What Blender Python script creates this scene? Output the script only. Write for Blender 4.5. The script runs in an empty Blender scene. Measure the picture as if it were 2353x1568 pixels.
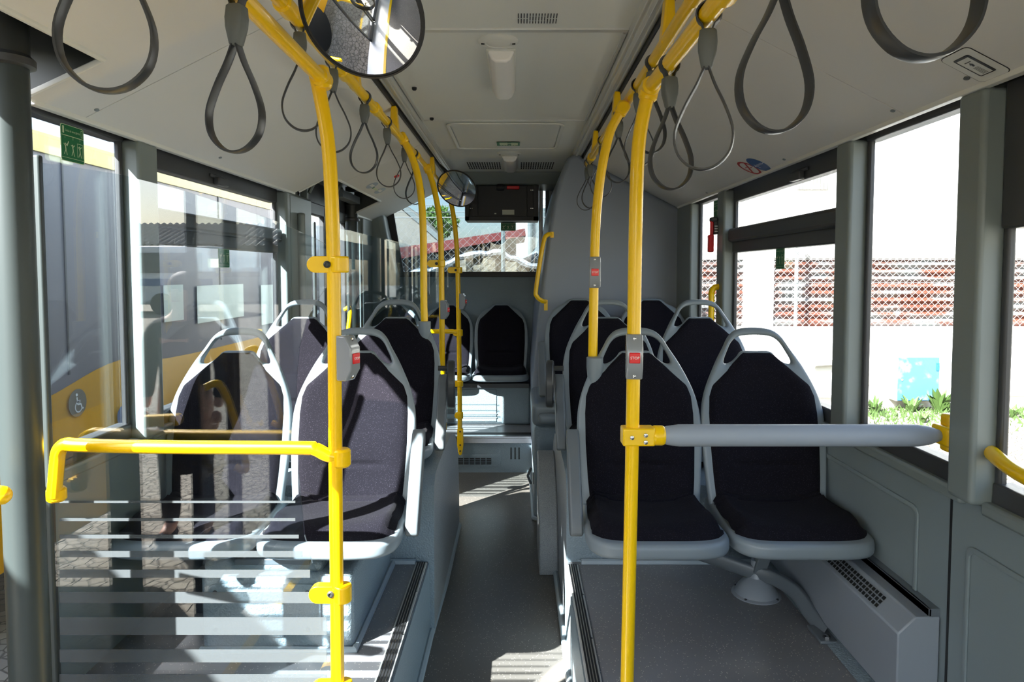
import bpy, bmesh, math, random
from mathutils import Vector, Matrix, Euler
random.seed(7)
S = bpy.context.scene
COL = S.collection
PI = math.pi

# ---------------------------------------------------------------- camera, sky, sun, exposure
F = 1570.0
PITCH = math.radians(3.0)
VPX, PPY = 1190.0, 707.0
cd = bpy.data.cameras.new('camera'); cam = bpy.data.objects.new('camera', cd); COL.objects.link(cam)
cam.location = (0, 0, 1.5); cam.rotation_euler = (PI/2 - PITCH, 0, 0)
cd.sensor_width = 36; cd.lens = 36*F/2353
cd.shift_x = -(VPX-1176.5)/2353; cd.shift_y = (PPY-784)/2353
cd.clip_start = 0.05; cd.clip_end = 300
S.camera = cam

w = bpy.data.worlds.new('world'); S.world = w; w.use_nodes = True
nt = w.node_tree; nt.nodes.clear()
sky = nt.nodes.new('ShaderNodeTexSky'); sky.sky_type = 'NISHITA'; sky.sun_disc = False
sky.sun_elevation = math.radians(46); sky.air_density = 1.0; sky.dust_density = 2.2; sky.ozone_density = .8
bg = nt.nodes.new('ShaderNodeBackground'); bg.inputs[1].default_value = 0.50
wo = nt.nodes.new('ShaderNodeOutputWorld')
nt.links.new(sky.outputs[0], bg.inputs[0]); nt.links.new(bg.outputs[0], wo.inputs[0])

SUN = Vector((1.0, 1.05, -1.13)).normalized()
sky.sun_rotation = math.atan2(-SUN.x, -SUN.y)
sd = bpy.data.lights.new('sun', 'SUN'); sd.energy = 27.0; sd.angle = math.radians(0.53); sd.color = (1, 0.97, 0.92)
so = bpy.data.objects.new('sun', sd); COL.objects.link(so)
so.rotation_euler = SUN.to_track_quat('-Z', 'Y').to_euler()

S.view_settings.view_transform = 'Standard'; S.view_settings.look = 'None'
S.view_settings.gamma = 1; S.view_settings.use_curve_mapping = False
S.view_settings.exposure = 1.0
S.cycles.use_denoising = True
S.cycles.max_bounces = 14; S.cycles.diffuse_bounces = 6; S.cycles.glossy_bounces = 6
S.cycles.transparent_max_bounces = 24; S.cycles.sample_clamp_indirect = 6
S.cycles.caustics_reflective = False; S.cycles.caustics_refractive = False

# ---------------------------------------------------------------- measuring: a pixel of the photograph and a distance give a point
def ray(px, py):
    u = PPY-py; c, s = math.cos(PITCH), math.sin(PITCH)
    return Vector((px-VPX, F*c+u*s, u*c-F*s))
def P(px, py, D):
    r = ray(px, py); r = r*(D/r.y); return Vector((r.x, r.y, r.z+1.5))
def PX(px, py, x):
    r = ray(px, py); r = r*(x/r.x); return Vector((r.x, r.y, r.z+1.5))
def PZ(px, py, z):
    r = ray(px, py); r = r*((z-1.5)/r.z); return Vector((r.x, r.y, r.z+1.5))

# ---------------------------------------------------------------- materials
def lin(c):
    c = c/255.0
    return c/12.92 if c <= 0.04045 else ((c+0.055)/1.055)**2.4
def rgb(r, g, b): return (lin(r), lin(g), lin(b), 1)
class NT:
    def __init__(s, name):
        s.m = bpy.data.materials.new(name); s.m.use_nodes = True
        s.t = s.m.node_tree; s.t.nodes.clear()
        s.out = s.n('ShaderNodeOutputMaterial')
    def n(s, k, **kw):
        x = s.t.nodes.new(k)
        for a, b in kw.items(): setattr(x, a, b)
        return x
    def l(s, a, b): s.t.links.new(a, b)
def mat(name, col, rough=0.5, metal=0.0, bump=None, vary=None, flecks=None, coat=0.0, sheen=0.0, spec=0.5, stain=None):
    """bump=(scale,strength,distance[,voronoi])  vary=(scale,colour2,amount)  flecks=(scale,colour,threshold)"""
    k = NT(name); b = k.n('ShaderNodeBsdfPrincipled'); k.l(b.outputs[0], k.out.inputs[0])
    b.inputs['Roughness'].default_value = rough; b.inputs['Metallic'].default_value = metal
    b.inputs['Coat Weight'].default_value = coat; b.inputs['Coat Roughness'].default_value = 0.08
    b.inputs['Sheen Weight'].default_value = sheen; b.inputs['Specular IOR Level'].default_value = spec
    tc = k.n('ShaderNodeTexCoord'); co = tc.outputs['Object']
    base = None
    def mix(fac, a, bb):
        m = k.n('ShaderNodeMix', data_type='RGBA')
        k.l(fac, m.inputs[0])
        if isinstance(a, tuple): m.inputs[6].default_value = a
        else: k.l(a, m.inputs[6])
        if isinstance(bb, tuple): m.inputs[7].default_value = bb
        else: k.l(bb, m.inputs[7])
        return m.outputs[2]
    cur = col
    if vary:
        nz = k.n('ShaderNodeTexNoise'); nz.inputs['Scale'].default_value = vary[0]; nz.inputs['Detail'].default_value = 4
        k.l(co, nz.inputs['Vector'])
        mr = k.n('ShaderNodeMapRange'); mr.inputs[1].default_value = .35; mr.inputs[2].default_value = .65
        mr.inputs[4].default_value = vary[2]; k.l(nz.outputs[0], mr.inputs[0])
        cur = mix(mr.outputs[0], cur, vary[1])
    if stain:
        nz = k.n('ShaderNodeTexNoise'); nz.inputs['Scale'].default_value = stain[0]; nz.inputs['Detail'].default_value = 8
        k.l(co, nz.inputs['Vector'])
        mr = k.n('ShaderNodeMapRange'); mr.inputs[1].default_value = stain[2]; mr.inputs[2].default_value = stain[2]+.12
        k.l(nz.outputs[0], mr.inputs[0]); cur = mix(mr.outputs[0], cur, stain[1])
    if flecks:
        v = k.n('ShaderNodeTexVoronoi'); v.inputs['Scale'].default_value = flecks[0]; k.l(co, v.inputs['Vector'])
        sp = k.n('ShaderNodeSeparateColor'); k.l(v.outputs['Color'], sp.inputs[0])
        gt = k.n('ShaderNodeMath', operation='GREATER_THAN'); gt.inputs[1].default_value = flecks[2]; k.l(sp.outputs[0], gt.inputs[0])
        lt = k.n('ShaderNodeMath', operation='LESS_THAN'); lt.inputs[1].default_value = .33; k.l(v.outputs['Distance'], lt.inputs[0])
        mu = k.n('ShaderNodeMath', operation='MULTIPLY'); k.l(gt.outputs[0], mu.inputs[0]); k.l(lt.outputs[0], mu.inputs[1])
        cur = mix(mu.outputs[0], cur, flecks[1])
    if isinstance(cur, tuple): b.inputs['Base Color'].default_value = cur
    else: k.l(cur, b.inputs['Base Color'])
    if bump:
        if len(bump) > 3:
            nz = k.n('ShaderNodeTexVoronoi'); nz.inputs['Scale'].default_value = bump[0]; o = nz.outputs['Distance']
        else:
            nz = k.n('ShaderNodeTexNoise'); nz.inputs['Scale'].default_value = bump[0]; nz.inputs['Detail'].default_value = 3; o = nz.outputs[0]
        k.l(co, nz.inputs['Vector'])
        bp = k.n('ShaderNodeBump'); bp.inputs['Strength'].default_value = bump[1]; bp.inputs['Distance'].default_value = bump[2]
        k.l(o, bp.inputs['Height']); k.l(bp.outputs[0], b.inputs['Normal'])
    return k.m
def glass(name, tint, r0=0.045, rough=0.0):
    k = NT(name)
    g = k.n('ShaderNodeNewGeometry'); d = k.n('ShaderNodeVectorMath', operation='DOT_PRODUCT')
    k.l(g.outputs['Normal'], d.inputs[0]); k.l(g.outputs['Incoming'], d.inputs[1])
    a = k.n('ShaderNodeMath', operation='ABSOLUTE'); k.l(d.outputs['Value'], a.inputs[0])
    s1 = k.n('ShaderNodeMath', operation='SUBTRACT'); s1.inputs[0].default_value = 1; k.l(a.outputs[0], s1.inputs[1])
    p = k.n('ShaderNodeMath', operation='POWER'); p.inputs[1].default_value = 5; k.l(s1.outputs[0], p.inputs[0])
    m = k.n('ShaderNodeMath', operation='MULTIPLY_ADD'); m.inputs[1].default_value = 1-r0; m.inputs[2].default_value = r0; k.l(p.outputs[0], m.inputs[0])
    t = k.n('ShaderNodeBsdfTransparent'); t.inputs[0].default_value = tint
    gl = k.n('ShaderNodeBsdfGlossy'); gl.inputs['Roughness'].default_value = rough; gl.inputs[0].default_value = (1, 1, 1, 1)
    mx = k.n('ShaderNodeMixShader'); k.l(m.outputs[0], mx.inputs[0]); k.l(t.outputs[0], mx.inputs[1]); k.l(gl.outputs[0], mx.inputs[2])
    k.l(mx.outputs[0], k.out.inputs[0]); return k.m
def frosted(name, col, alpha):
    k = NT(name)
    t = k.n('ShaderNodeBsdfTransparent'); d = k.n('ShaderNodeBsdfDiffuse'); d.inputs[0].default_value = col
    tl = k.n('ShaderNodeBsdfTranslucent'); tl.inputs[0].default_value = col
    m1 = k.n('ShaderNodeMixShader'); m1.inputs[0].default_value = .35; k.l(d.outputs[0], m1.inputs[1]); k.l(tl.outputs[0], m1.inputs[2])
    m2 = k.n('ShaderNodeMixShader'); m2.inputs[0].default_value = alpha; k.l(t.outputs[0], m2.inputs[1]); k.l(m1.outputs[0], m2.inputs[2])
    k.l(m2.outputs[0], k.out.inputs[0]); return k.m

M = {}
M['yellow'] = mat('yellow_paint', rgb(255, 206, 0), 0.3, coat=.25, spec=.4)
M['plastic'] = mat('seat_plastic', rgb(125, 136, 143), 0.38, bump=(900, .05, .0005))
M['plastic_dark'] = mat('armrest_plastic', rgb(98, 105, 109), 0.42)
M['shaft'] = mat('shaft_grey', rgb(52, 61, 62), 0.4, metal=.2)
M['armgrip'] = mat('grip_plastic', rgb(52, 55, 57), 0.4)
M['fabric'] = mat('seat_fabric', rgb(25, 24, 30), 0.95, bump=(700, .5, .0012), flecks=(520, rgb(66, 62, 74), .86), spec=.04, sheen=.02)
M['ceil'] = mat('ceiling_panel', rgb(226, 226, 224), 0.5, bump=(300, .05, .0004))
M['ceil_c'] = mat('ceiling_centre', rgb(230, 233, 230), 0.6, bump=(160, .35, .001))
M['alu'] = mat('ceiling_profile', rgb(214, 216, 214), 0.35, metal=.35)
M['black'] = mat('black_rubber', rgb(30, 31, 33), 0.5)
M['dark'] = mat('dark_frame', rgb(62, 64, 67), 0.42)
M['darkmetal'] = mat('dark_mechanism', rgb(52, 55, 54), 0.4, metal=.3)
M['pillar'] = mat('pillar_grey', rgb(124, 134, 134), 0.36, bump=(600, .1, .0006))
M['wall'] = mat('wall_panel', rgb(128, 140, 143), 0.42, bump=(700, .08, .0005))
M['hammer'] = mat('hammered_grey', rgb(134, 150, 158), 0.38, bump=(150, .9, .004), vary=(300, rgb(120, 136, 146), .6))
M['granite'] = mat('speckled_grey', rgb(120, 126, 130), 0.4, bump=(200, .8, .003), vary=(420, rgb(172, 176, 178), .9))
M['tower'] = mat('engine_cover', rgb(134, 144, 158), 0.42, bump=(500, .08, .0006))
M['floor'] = mat('speckled_floor', rgb(100, 97, 93), 0.3, bump=(90, .08, .0006), flecks=(210, rgb(186, 180, 168), .91), vary=(2.2, rgb(88, 85, 80), .8))
M['floor2'] = mat('speckled_platform', rgb(122, 124, 128), 0.34, bump=(90, .08, .0006), flecks=(210, rgb(205, 198, 188), .90), vary=(2.5, rgb(112, 113, 116), .8))
M['cove'] = mat('cove_trim', rgb(150, 164, 172), 0.35, bump=(200, .2, .001))
M['heater'] = mat('heater_grey', rgb(140, 148, 156), 0.32)
M['steel'] = mat('bright_steel', rgb(190, 190, 190), 0.25, metal=1)
M['beam'] = mat('grey_beam', rgb(98, 106, 112), 0.32)
M['strap'] = mat('strap_rubber', rgb(46, 48, 50), 0.38, bump=(500, .1, .0004))
M['grip'] = mat('strap_holder', rgb(94, 99, 97), 0.5)
M['mirror'] = mat('mirror_glass', (.92, .93, .93, 1), 0.015, metal=1)
M['lens'] = mat('lamp_lens', rgb(248, 247, 246), 0.25)
M['white'] = mat('white_plastic', rgb(228, 230, 226), 0.4)
M['red'] = mat('red_plastic', rgb(226, 22, 30), 0.3)
M['button_grey'] = mat('button_housing', rgb(140, 146, 152), 0.22, coat=.6)
M['txt_white'] = mat('white_print', rgb(245, 245, 245), 0.5)
M['green'] = mat('sticker_green', rgb(0, 110, 62), 0.45)
M['pale'] = mat('sticker_pale', rgb(212, 226, 190), 0.45)
M['blue'] = mat('sticker_blue', rgb(36, 88, 150), 0.4)
M['paleblue'] = mat('sticker_pale_blue', rgb(158, 176, 196), 0.4)
M['stickred'] = mat('sticker_red', rgb(184, 34, 40), 0.4)
M['paper'] = mat('paper', rgb(225, 228, 215), 0.8)
M['glass'] = glass('window_glass', (.86, .88, .88, 1))
M['glass_rear'] = glass('rear_window_glass', (.40, .44, .46, 1), .05)
M['glass_left'] = glass('left_window_glass', (.87, .89, .89, 1), .045)
M['screen'] = glass('screen_glass', (.87, .91, .93, 1), .05)
M['stripe'] = frosted('frosted_stripe', rgb(98, 106, 110), .52)
M['heat_black'] = mat('vent_black', rgb(16, 18, 18), 0.6)

# ---------------------------------------------------------------- mesh helpers
def wloc(o):
    v = Vector((0, 0, 0))
    while o: v += o.location; o = o.parent
    return v
class MB:
    def __init__(s): s.v = []; s.f = []; s.m = []; s.mats = []
    def mi(s, m):
        if m is None: return 0
        if m not in s.mats: s.mats.append(m)
        return s.mats.index(m)
    def add(s, vs, fs, m=None):
        b = len(s.v); s.v += [tuple(v) for v in vs]; k = s.mi(m)
        for f in fs: s.f.append([b+i for i in f]); s.m.append(k)
        return s
    def box(s, x0, x1, y0, y1, z0, z1, m=None, X=None):
        vs = [Vector((x, y, z)) for x in (x0, x1) for y in (y0, y1) for z in (z0, z1)]
        if X: vs = [X @ v for v in vs]
        return s.add(vs, [(0, 1, 3, 2), (4, 6, 7, 5), (0, 4, 5, 1), (2, 3, 7, 6), (0, 2, 6, 4), (1, 5, 7, 3)], m)
    def quad(s, a, b, c, d, m=None): return s.add([a, b, c, d], [(0, 1, 2, 3)], m)
    def prism(s, poly, fn, a0, a1, m=None):
        """poly: 2D list; fn(u,v,a) -> point"""
        n = len(poly); vs = [fn(u, v, a0) for u, v in poly]+[fn(u, v, a1) for u, v in poly]
        fs = [tuple(range(n)), tuple(range(2*n-1, n-1, -1))]+[(i, i+n, (i+1) % n+n, (i+1) % n) for i in range(n)]
        return s.add(vs, fs, m)
    def tube(s, pts, r, n=14, m=None, closed=False, cap=True, ry=None):
        pts = [Vector(p) for p in pts]; N = len(pts); rs = r if isinstance(r, (list, tuple)) else [r]*N
        vs = []; fs = []; nrm = None
        for i in range(N):
            if closed: t = pts[(i+1) % N]-pts[i-1]
            else: t = pts[min(i+1, N-1)]-pts[max(i-1, 0)]
            t.normalize()
            if nrm is None:
                nrm = t.orthogonal().normalized()
                if abs(t.z) < .9: nrm = (Vector((0, 0, 1))-t*t.z).normalized()
            else:
                nrm = (nrm-t*nrm.dot(t)).normalized()
            bn = t.cross(nrm)
            for k in range(n):
                a = 2*PI*k/n; vs.append(pts[i]+nrm*math.cos(a)*rs[i]+bn*math.sin(a)*rs[i])
        for i in range(N if closed else N-1):
            for k in range(n):
                a, b = i*n+k, i*n+(k+1) % n; c, d = ((i+1) % N)*n+(k+1) % n, ((i+1) % N)*n+k
                fs.append((a, b, c, d))
        if cap and not closed:
            fs.append(tuple(range(n-1, -1, -1))); fs.append(tuple((N-1)*n+k for k in range(n)))
        return s.add(vs, fs, m)
    def ribbon(s, pts, wdir, wd, th, m=None, closed=True):
        """flat band following pts, wide along wdir"""
        pts = [Vector(p) for p in pts]; N = len(pts); wv = Vector(wdir).normalized(); vs = []; fs = []
        for i in range(N):
            t = (pts[(i+1) % N]-pts[i-1]) if closed else pts[min(i+1, N-1)]-pts[max(i-1, 0)]
            t.normalize(); o = t.cross(wv).normalized()
            for a, b in ((-.5, -.3), (-.5, .3), (-.35, .5), (.35, .5), (.5, .3), (.5, -.3), (.35, -.5), (-.35, -.5)):
                vs.append(pts[i]+wv*a*wd+o*b*th)
        n = 8
        for i in range(N if closed else N-1):
            for k in range(n):
                fs.append((i*n+k, i*n+(k+1) % n, ((i+1) % N)*n+(k+1) % n, ((i+1) % N)*n+k))
        return s.add(vs, fs, m)
    def lathe(s, prof, c, ax='z', n=32, m=None, flip=1):
        """prof: (radius, height) list"""
        c = Vector(c); vs = []; fs = []; N = len(prof)
        ax = {'z': Vector((0, 0, 1)), 'x': Vector((1, 0, 0)), 'y': Vector((0, 1, 0))}[ax] if isinstance(ax, str) else Vector(ax).normalized()
        u = ax.orthogonal().normalized(); v = ax.cross(u)
        for r, h in prof:
            for k in range(n):
                a = 2*PI*k/n; vs.append(c+ax*h+u*math.cos(a)*r+v*math.sin(a)*r)
        for i in range(N-1):
            for k in range(n): fs.append((i*n+k, i*n+(k+1) % n, (i+1)*n+(k+1) % n, (i+1)*n+k))
        fs.append(tuple(range(n-1, -1, -1))); fs.append(tuple((N-1)*n+k for k in range(n)))
        return s.add(vs, fs, m)
    def grid(s, fn, nu, nv, m=None, flip=False):
        vs = [fn(i/nu, j/nv) for j in range(nv+1) for i in range(nu+1)]
        fs = []
        for j in range(nv):
            for i in range(nu):
                a = j*(nu+1)+i; q = (a, a+1, a+nu+2, a+nu+1); fs.append(q[::-1] if flip else q)
        return s.add(vs, fs, m)
    def mesh(s, me, fn, m=None):
        """append a mesh data block, points passed through fn"""
        return s.add([fn(v.co) for v in me.vertices], [tuple(p.vertices) for p in me.polygons], m)
    def build(s, name, m=None, parent=None, smooth=35, bevel=0, local=False, seg=2):
        me = bpy.data.meshes.new(name)
        vs = [Vector(v) for v in s.v]
        o = bpy.data.objects.new(name, me)
        if parent:
            o.parent = parent
            if not local:
                wl = wloc(parent); vs = [v-wl for v in vs]
        elif not local:
            mn = Vector([min(v[i] for v in vs) for i in range(3)]); mx = Vector([max(v[i] for v in vs) for i in range(3)])
            c = Vector(((mn.x+mx.x)/2, (mn.y+mx.y)/2, mn.z)); o.location = c; vs = [v-c for v in vs]
        me.from_pydata([tuple(v) for v in vs], [], s.f)
        ml = s.mats if s.mats else [m]
        for x in ml: me.materials.append(M[x] if isinstance(x, str) else x)
        if s.mats: me.polygons.foreach_set('material_index', s.m)
        bm = bmesh.new(); bm.from_mesh(me); bmesh.ops.recalc_face_normals(bm, faces=bm.faces); bm.to_mesh(me); bm.free()
        if smooth:
            me.polygons.foreach_set('use_smooth', [True]*len(me.polygons)); me.set_sharp_from_angle(angle=math.radians(smooth))
        me.update(); COL.objects.link(o)
        if bevel:
            b = o.modifiers.new('bevel', 'BEVEL'); b.width = bevel; b.segments = seg; b.limit_method = 'ANGLE'; b.angle_limit = math.radians(40)
            b.harden_normals = False
        return o
def tag(o, label=None, cat=None, group=None, kind=None):
    if label: o['label'] = label
    if cat: o['category'] = cat
    if group: o['group'] = group
    if kind: o['kind'] = kind
    return o
def thing(name, label, cat, loc=(0, 0, 0), rz=0, group=None):
    o = bpy.data.objects.new(name, None); COL.objects.link(o); o.location = loc; o.rotation_euler = (0, 0, rz)
    o.empty_display_size = .05
    return tag(o, label, cat, group)
def struct(o, label=None): o['kind'] = 'structure'; return tag(o, label) if label else o
def copy_tree(o, parent=None):
    c = o.copy(); COL.objects.link(c); c.parent = parent
    for ch in list(o.children): copy_tree(ch, c)
    return c
def text_mesh(s, size, align='CENTER', ext=0.0):
    c = bpy.data.curves.new('t', 'FONT'); c.body = s; c.size = size; c.align_x = align; c.align_y = 'CENTER'; c.extrude = ext
    c.resolution_u = 3
    o = bpy.data.objects.new('t', c); COL.objects.link(o)
    dg = bpy.context.evaluated_depsgraph_get(); me = bpy.data.meshes.new_from_object(o.evaluated_get(dg))
    bpy.data.objects.remove(o); bpy.data.curves.remove(c); return me
def flat(outer, holes=(), depth=0.0, bevel=0.0, bres=2):
    """2D outline with holes -> mesh in the XY plane, extruded by depth (half each way)"""
    c = bpy.data.curves.new('c', 'CURVE'); c.dimensions = '2D'; c.fill_mode = 'BOTH'
    c.extrude = max(depth/2-bevel, 0); c.bevel_depth = bevel; c.bevel_resolution = bres; c.offset = -bevel
    for pl in [outer]+list(holes):
        sp = c.splines.new('POLY'); sp.points.add(len(pl)-1)
        for p, q in zip(sp.points, pl): p.co = (q[0], q[1], 0, 1)
        sp.use_cyclic_u = True
    o = bpy.data.objects.new('c', c); COL.objects.link(o)
    dg = bpy.context.evaluated_depsgraph_get(); me = bpy.data.meshes.new_from_object(o.evaluated_get(dg))
    bpy.data.objects.remove(o); bpy.data.curves.remove(c)
    bm = bmesh.new(); bm.from_mesh(me); bmesh.ops.remove_doubles(bm, verts=bm.verts, dist=1e-5); bm.to_mesh(me); bm.free()
    return me
def smooth_path(pts, n=8, closed=False):
    pts = [Vector(p) for p in pts]; out = []; N = len(pts)
    for i in range(N if closed else N-1):
        if closed: p0, p1, p2, p3 = pts[i-1], pts[i], pts[(i+1) % N], pts[(i+2) % N]
        else: p0, p1, p2, p3 = pts[max(i-1, 0)], pts[i], pts[i+1], pts[min(i+2, N-1)]
        for k in range(n):
            t = k/n
            out.append(.5*((2*p1)+(-p0+p2)*t+(2*p0-5*p1+4*p2-p3)*t*t+(-p0+3*p1-3*p2+p3)*t**3))
    if not closed: out.append(pts[-1])
    return out
def rrect(w, h, r, n=5):
    o = []
    for cx, cy, a0 in ((w/2-r, h/2-r, 0), (-w/2+r, h/2-r, 90), (-w/2+r, -h/2+r, 180), (w/2-r, -h/2+r, 270)):
        for k in range(n+1):
            a = math.radians(a0+90*k/n); o.append((cx+r*math.cos(a), cy+r*math.sin(a)))
    return o
def ell(a, b, n=32): return [(a*math.cos(2*PI*k/n), b*math.sin(2*PI*k/n)) for k in range(n)]
# ================================================================ THE BUS SHELL
XL, XR = -1.30, 1.15           # window planes
IL, IR = -1.287, 1.128         # inner face of the wainscot
ZP = 0.30                      # height of the seat platforms
ZS = 0.95                      # sill
ZC = 1.95                      # ceiling edge at the wall
Y0, YR = -3.6, 6.0             # front and rear of the saloon
# floors
b = MB(); b.box(-1.36, 1.2, Y0, 5.06, -.06, 0); struct(b.build('floor', 'floor'), 'dark grey flecked vinyl floor of the low aisle')
b = MB(); b.box(.195, IR+.03, .55, 2.76, .0, ZP, 'hammer'); b.box(.20, IR+.02, .555, 2.76, ZP, ZP+.004, 'floor2')
struct(b.build('floor', None), 'raised grey flecked floor platform on the right of the aisle')
b = MB(); b.box(IL-.03, -.365, 1.76, 2.76, .0, ZP, 'hammer'); b.box(IL-.02, -.37, 1.765, 2.76, ZP, ZP+.004, 'floor2')
struct(b.build('floor', None), 'raised grey flecked floor platform on the left of the aisle')
b = MB(); b.box(-1.33, .13, 5.04, YR, 0, .27, 'hammer'); b.box(-1.33, .13, 5.045, YR, .27, .274, 'floor2')
struct(b.build('floor', None), 'raised rear platform under the back seats')
# nosing strips on the platform edges (ribbed dark rubber in aluminium)
def nosing(name, x, y0, y1, z, w, label, along='y'):
    r = thing(name, label, 'edge trim', (x, (y0+y1)/2, z))
    b = MB(); b.box(x-w/2, x+w/2, y0, y1, z, z+.006); b.build('base_strip', 'alu', r, bevel=.001)
    b = MB()
    for k in range(4):
        xx = x-w*.36+k*w*.2; b.box(xx, xx+w*.12, y0, y1, z+.006, z+.009)
    b.build('rubber_ribs', 'black', r)
    yy = y0+.1
    while yy < y1:
        MB().lathe([(.005, 0), (.005, .002), (.002, .003)], (x+w*.36, yy, z+.006), n=10).build('screw', 'steel', r); yy += .3
nosing('nosing_strip', .222, .56, 2.72, ZP+.004, .045, 'ribbed metal strip along the aisle edge of the right platform')
nosing('nosing_strip', -.395, 1.78, 2.74, ZP+.004, .045, 'ribbed metal strip along the aisle edge of the left platform')
r = thing('nosing_strip', 'bright aluminium strip on the edge of the rear step', 'edge trim', (-.5, 5.05, .27))
b = MB(); b.box(-1.3, .1, 5.02, 5.07, .262, .278); b.box(-1.3, .1, 5.02, 5.036, .225, .262); b.build('angle_profile', 'steel', r, bevel=.002)
b = MB()
for k in range(6): b.box(-1.3, .1, 5.075+k*.012, 5.081+k*.012, .274, .279)
b.build('rubber_ribs', 'black', r)
# cove trims where floors meet boxes
def cove(pts, rr, n, label):
    struct(MB().tube(pts, rr, 8).build('trim_%d' % n, 'cove'), label)
cove([(-.358, 1.76, .012), (-.358, 2.7, .012), (-.345, 3.2, .012), (-.345, 3.95, .012)], .014, 1, 'grey sealing bead along the left side of the aisle floor')
cove([(.188, .6, .012), (.188, 2.75, .012), (.188, 3.95, .012), (.155, 4.0, .012), (.095, 4.06, .012), (.095, 5.03, .012)], .014, 2, 'grey sealing bead along the right side of the aisle floor')
struct(MB().tube([(IL, 2.745, ZP+.008), (-.42, 2.745, ZP+.008)], .015, 8).build('trim_3', 'cove'), 'sealing bead at the foot of the left wheel housing')
struct(MB().tube([(.26, 2.745, ZP+.008), (IR, 2.745, ZP+.008)], .015, 8).build('trim_4', 'cove'), 'sealing bead at the foot of the right wheel housing')
# wheel housings
prof = [(2.76, 0), (2.76, .56), (2.775, .62), (2.82, .655), (2.95, .665), (3.25, .668), (3.5, .66), (3.68, .62), (3.8, .55), (3.88, .46), (3.93, .33), (3.95, .2), (3.95, 0)]
def wheelbox(x0, x1, label, side):
    b = MB()
    n = len(prof); vs = [(x0, y, z) for y, z in prof]+[(x1, y, z) for y, z in prof]
    a = 'granite'
    b.add(vs, [tuple(range(n))], a if side == 'L' else 'hammer'); b.add(vs, [tuple(range(2*n-1, n-1, -1))], 'hammer' if side == 'L' else a)
    b.add(vs, [(i, i+n, (i+1) % n+n, (i+1) % n) for i in range(n)], 'hammer')
    o = b.build('wheel_housing', None, bevel=.012, seg=3); return tag(o, label, 'wheel housing')
wheelbox(IL+.002, -.345, 'textured grey wheel housing under the second left seat row', 'R')
wheelbox(.20, IR-.002, 'textured grey wheel housing under the second right seat row', 'L')
# small textured wedge against the right wheel housing
g0 = [(3.30, 0), (3.30, .17), (3.42, .36), (3.62, .50), (3.72, .52), (3.72, 0)]
b = MB(); b.prism(g0, lambda u, v, a: (a-(0 if u > 3.6 else .0), u, v), .105, .20)
tag(b.build('floor_gusset', 'granite', bevel=.008), 'small slanted textured wedge against the right wheel housing by the aisle', 'cover')
# base of third right row and engine tower
r = thing('seat_podium', 'moulded grey podium under the third right seat row, beside the aisle', 'podium', (.6, 4.3, 0))
b = MB(); pr = [(.098, .0), (.098, .58), (1.113, .58), (1.113, 0)]
b.prism(pr, lambda u, v, a: (u, a, v), 4.06, 4.68); b.build('podium_base', 'hammer', r, bevel=.03, seg=4)
b = MB(); b.box(.085, 1.112, 4.03, 4.66, .575, .715); b.build('podium_cap', 'plastic', r, bevel=.035, seg=5)
b = MB(); b.box(.12, .30, 3.985, 4.045, .60, .66); b.build('moulded_step', 'plastic', r, bevel=.025, seg=4)
b = MB(); b.box(.093, .1, 4.12, 4.2, .2, .25); b.tube([(.08, 4.12, .3), (.06, 4.13, .25), (.08, 4.13, .2)], .008, 8); b.build('latch', 'plastic_dark', r)
tp = [(.10, .0), (.10, .72), (.13, 1.1), (.163, 1.45), (.20, 1.75), (.24, 1.98), (.285, 2.15), (.335, 2.27), (.40, 2.31), (.455, 2.262), (1.08, 1.936), (IR+.03, 1.93), (IR+.03, 0)]
b = MB(); b.prism(tp, lambda u, v, a: (u, a, v), 4.65, YR-.015)
struct(b.build('wall_engine', 'tower', bevel=.03, seg=5, smooth=40), 'tall smooth blue-grey engine housing wall behind the third right seat row')
# rear wall with its window
XRW0, XRW1 = -1.06, .135
b = MB(); b.box(-1.34, 1.2, YR, YR+.08, -.3, 1.46, 'hammer'); b.box(-1.34, -1.12, YR, YR+.08, 1.46, 2.4, 'pillar'); b.box(.26, 1.2, YR, YR+.08, 1.46, 2.4, 'pillar')
b.box(-1.34, 1.2, YR, YR+.08, 2.25, 2.42, 'pillar')
struct(b.build('wall_back', None), 'textured blue-grey rear wall behind the back seats')
r = thing('window_1', 'tinted rear window behind the black box', None, (-.4, YR, 1.47)); struct(r)
b = MB(); b.box(-1.16, .27, YR-.012, YR+.01, 1.455, 1.50); b.box(-1.16, .27, YR-.012, YR+.01, 2.24, 2.27); b.box(.24, .27, YR-.012, YR+.01, 1.49, 2.25)
b.prism([(-1.16, 1.49), (-1.16, 2.25), (-1.12, 2.25), (-1.0, 1.49)], lambda u, v, a: (u, a, v), YR-.012, YR+.01)
b.build('window_frame', 'black', r, bevel=.003)
b = MB(); b.box(-1.15, .265, YR+.02, YR+.026, 1.46, 2.26); b.build('pane', 'glass_rear', r)
# rear-left corner trim
b = MB(); cp = [(-1.30, .27), (-1.30, 1.96), (-1.22, 2.03), (-1.14, 2.05), (-1.13, 1.9), (-1.07, 1.6), (-1.02, 1.44), (-1.02, .27)]
b.prism([(-1.30, .27), (-1.30, 1.98), (-1.2, 2.02), (-1.135, 2.0), (-1.12, 1.9), (-1.06, 1.6), (-1.03, 1.46), (-1.03, .27)], lambda u, v, a: (u, a, v), 5.78, YR)
struct(b.build('trim_5', 'pillar', bevel=.05, seg=5), 'rounded grey corner trim left of the rear window')
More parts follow.
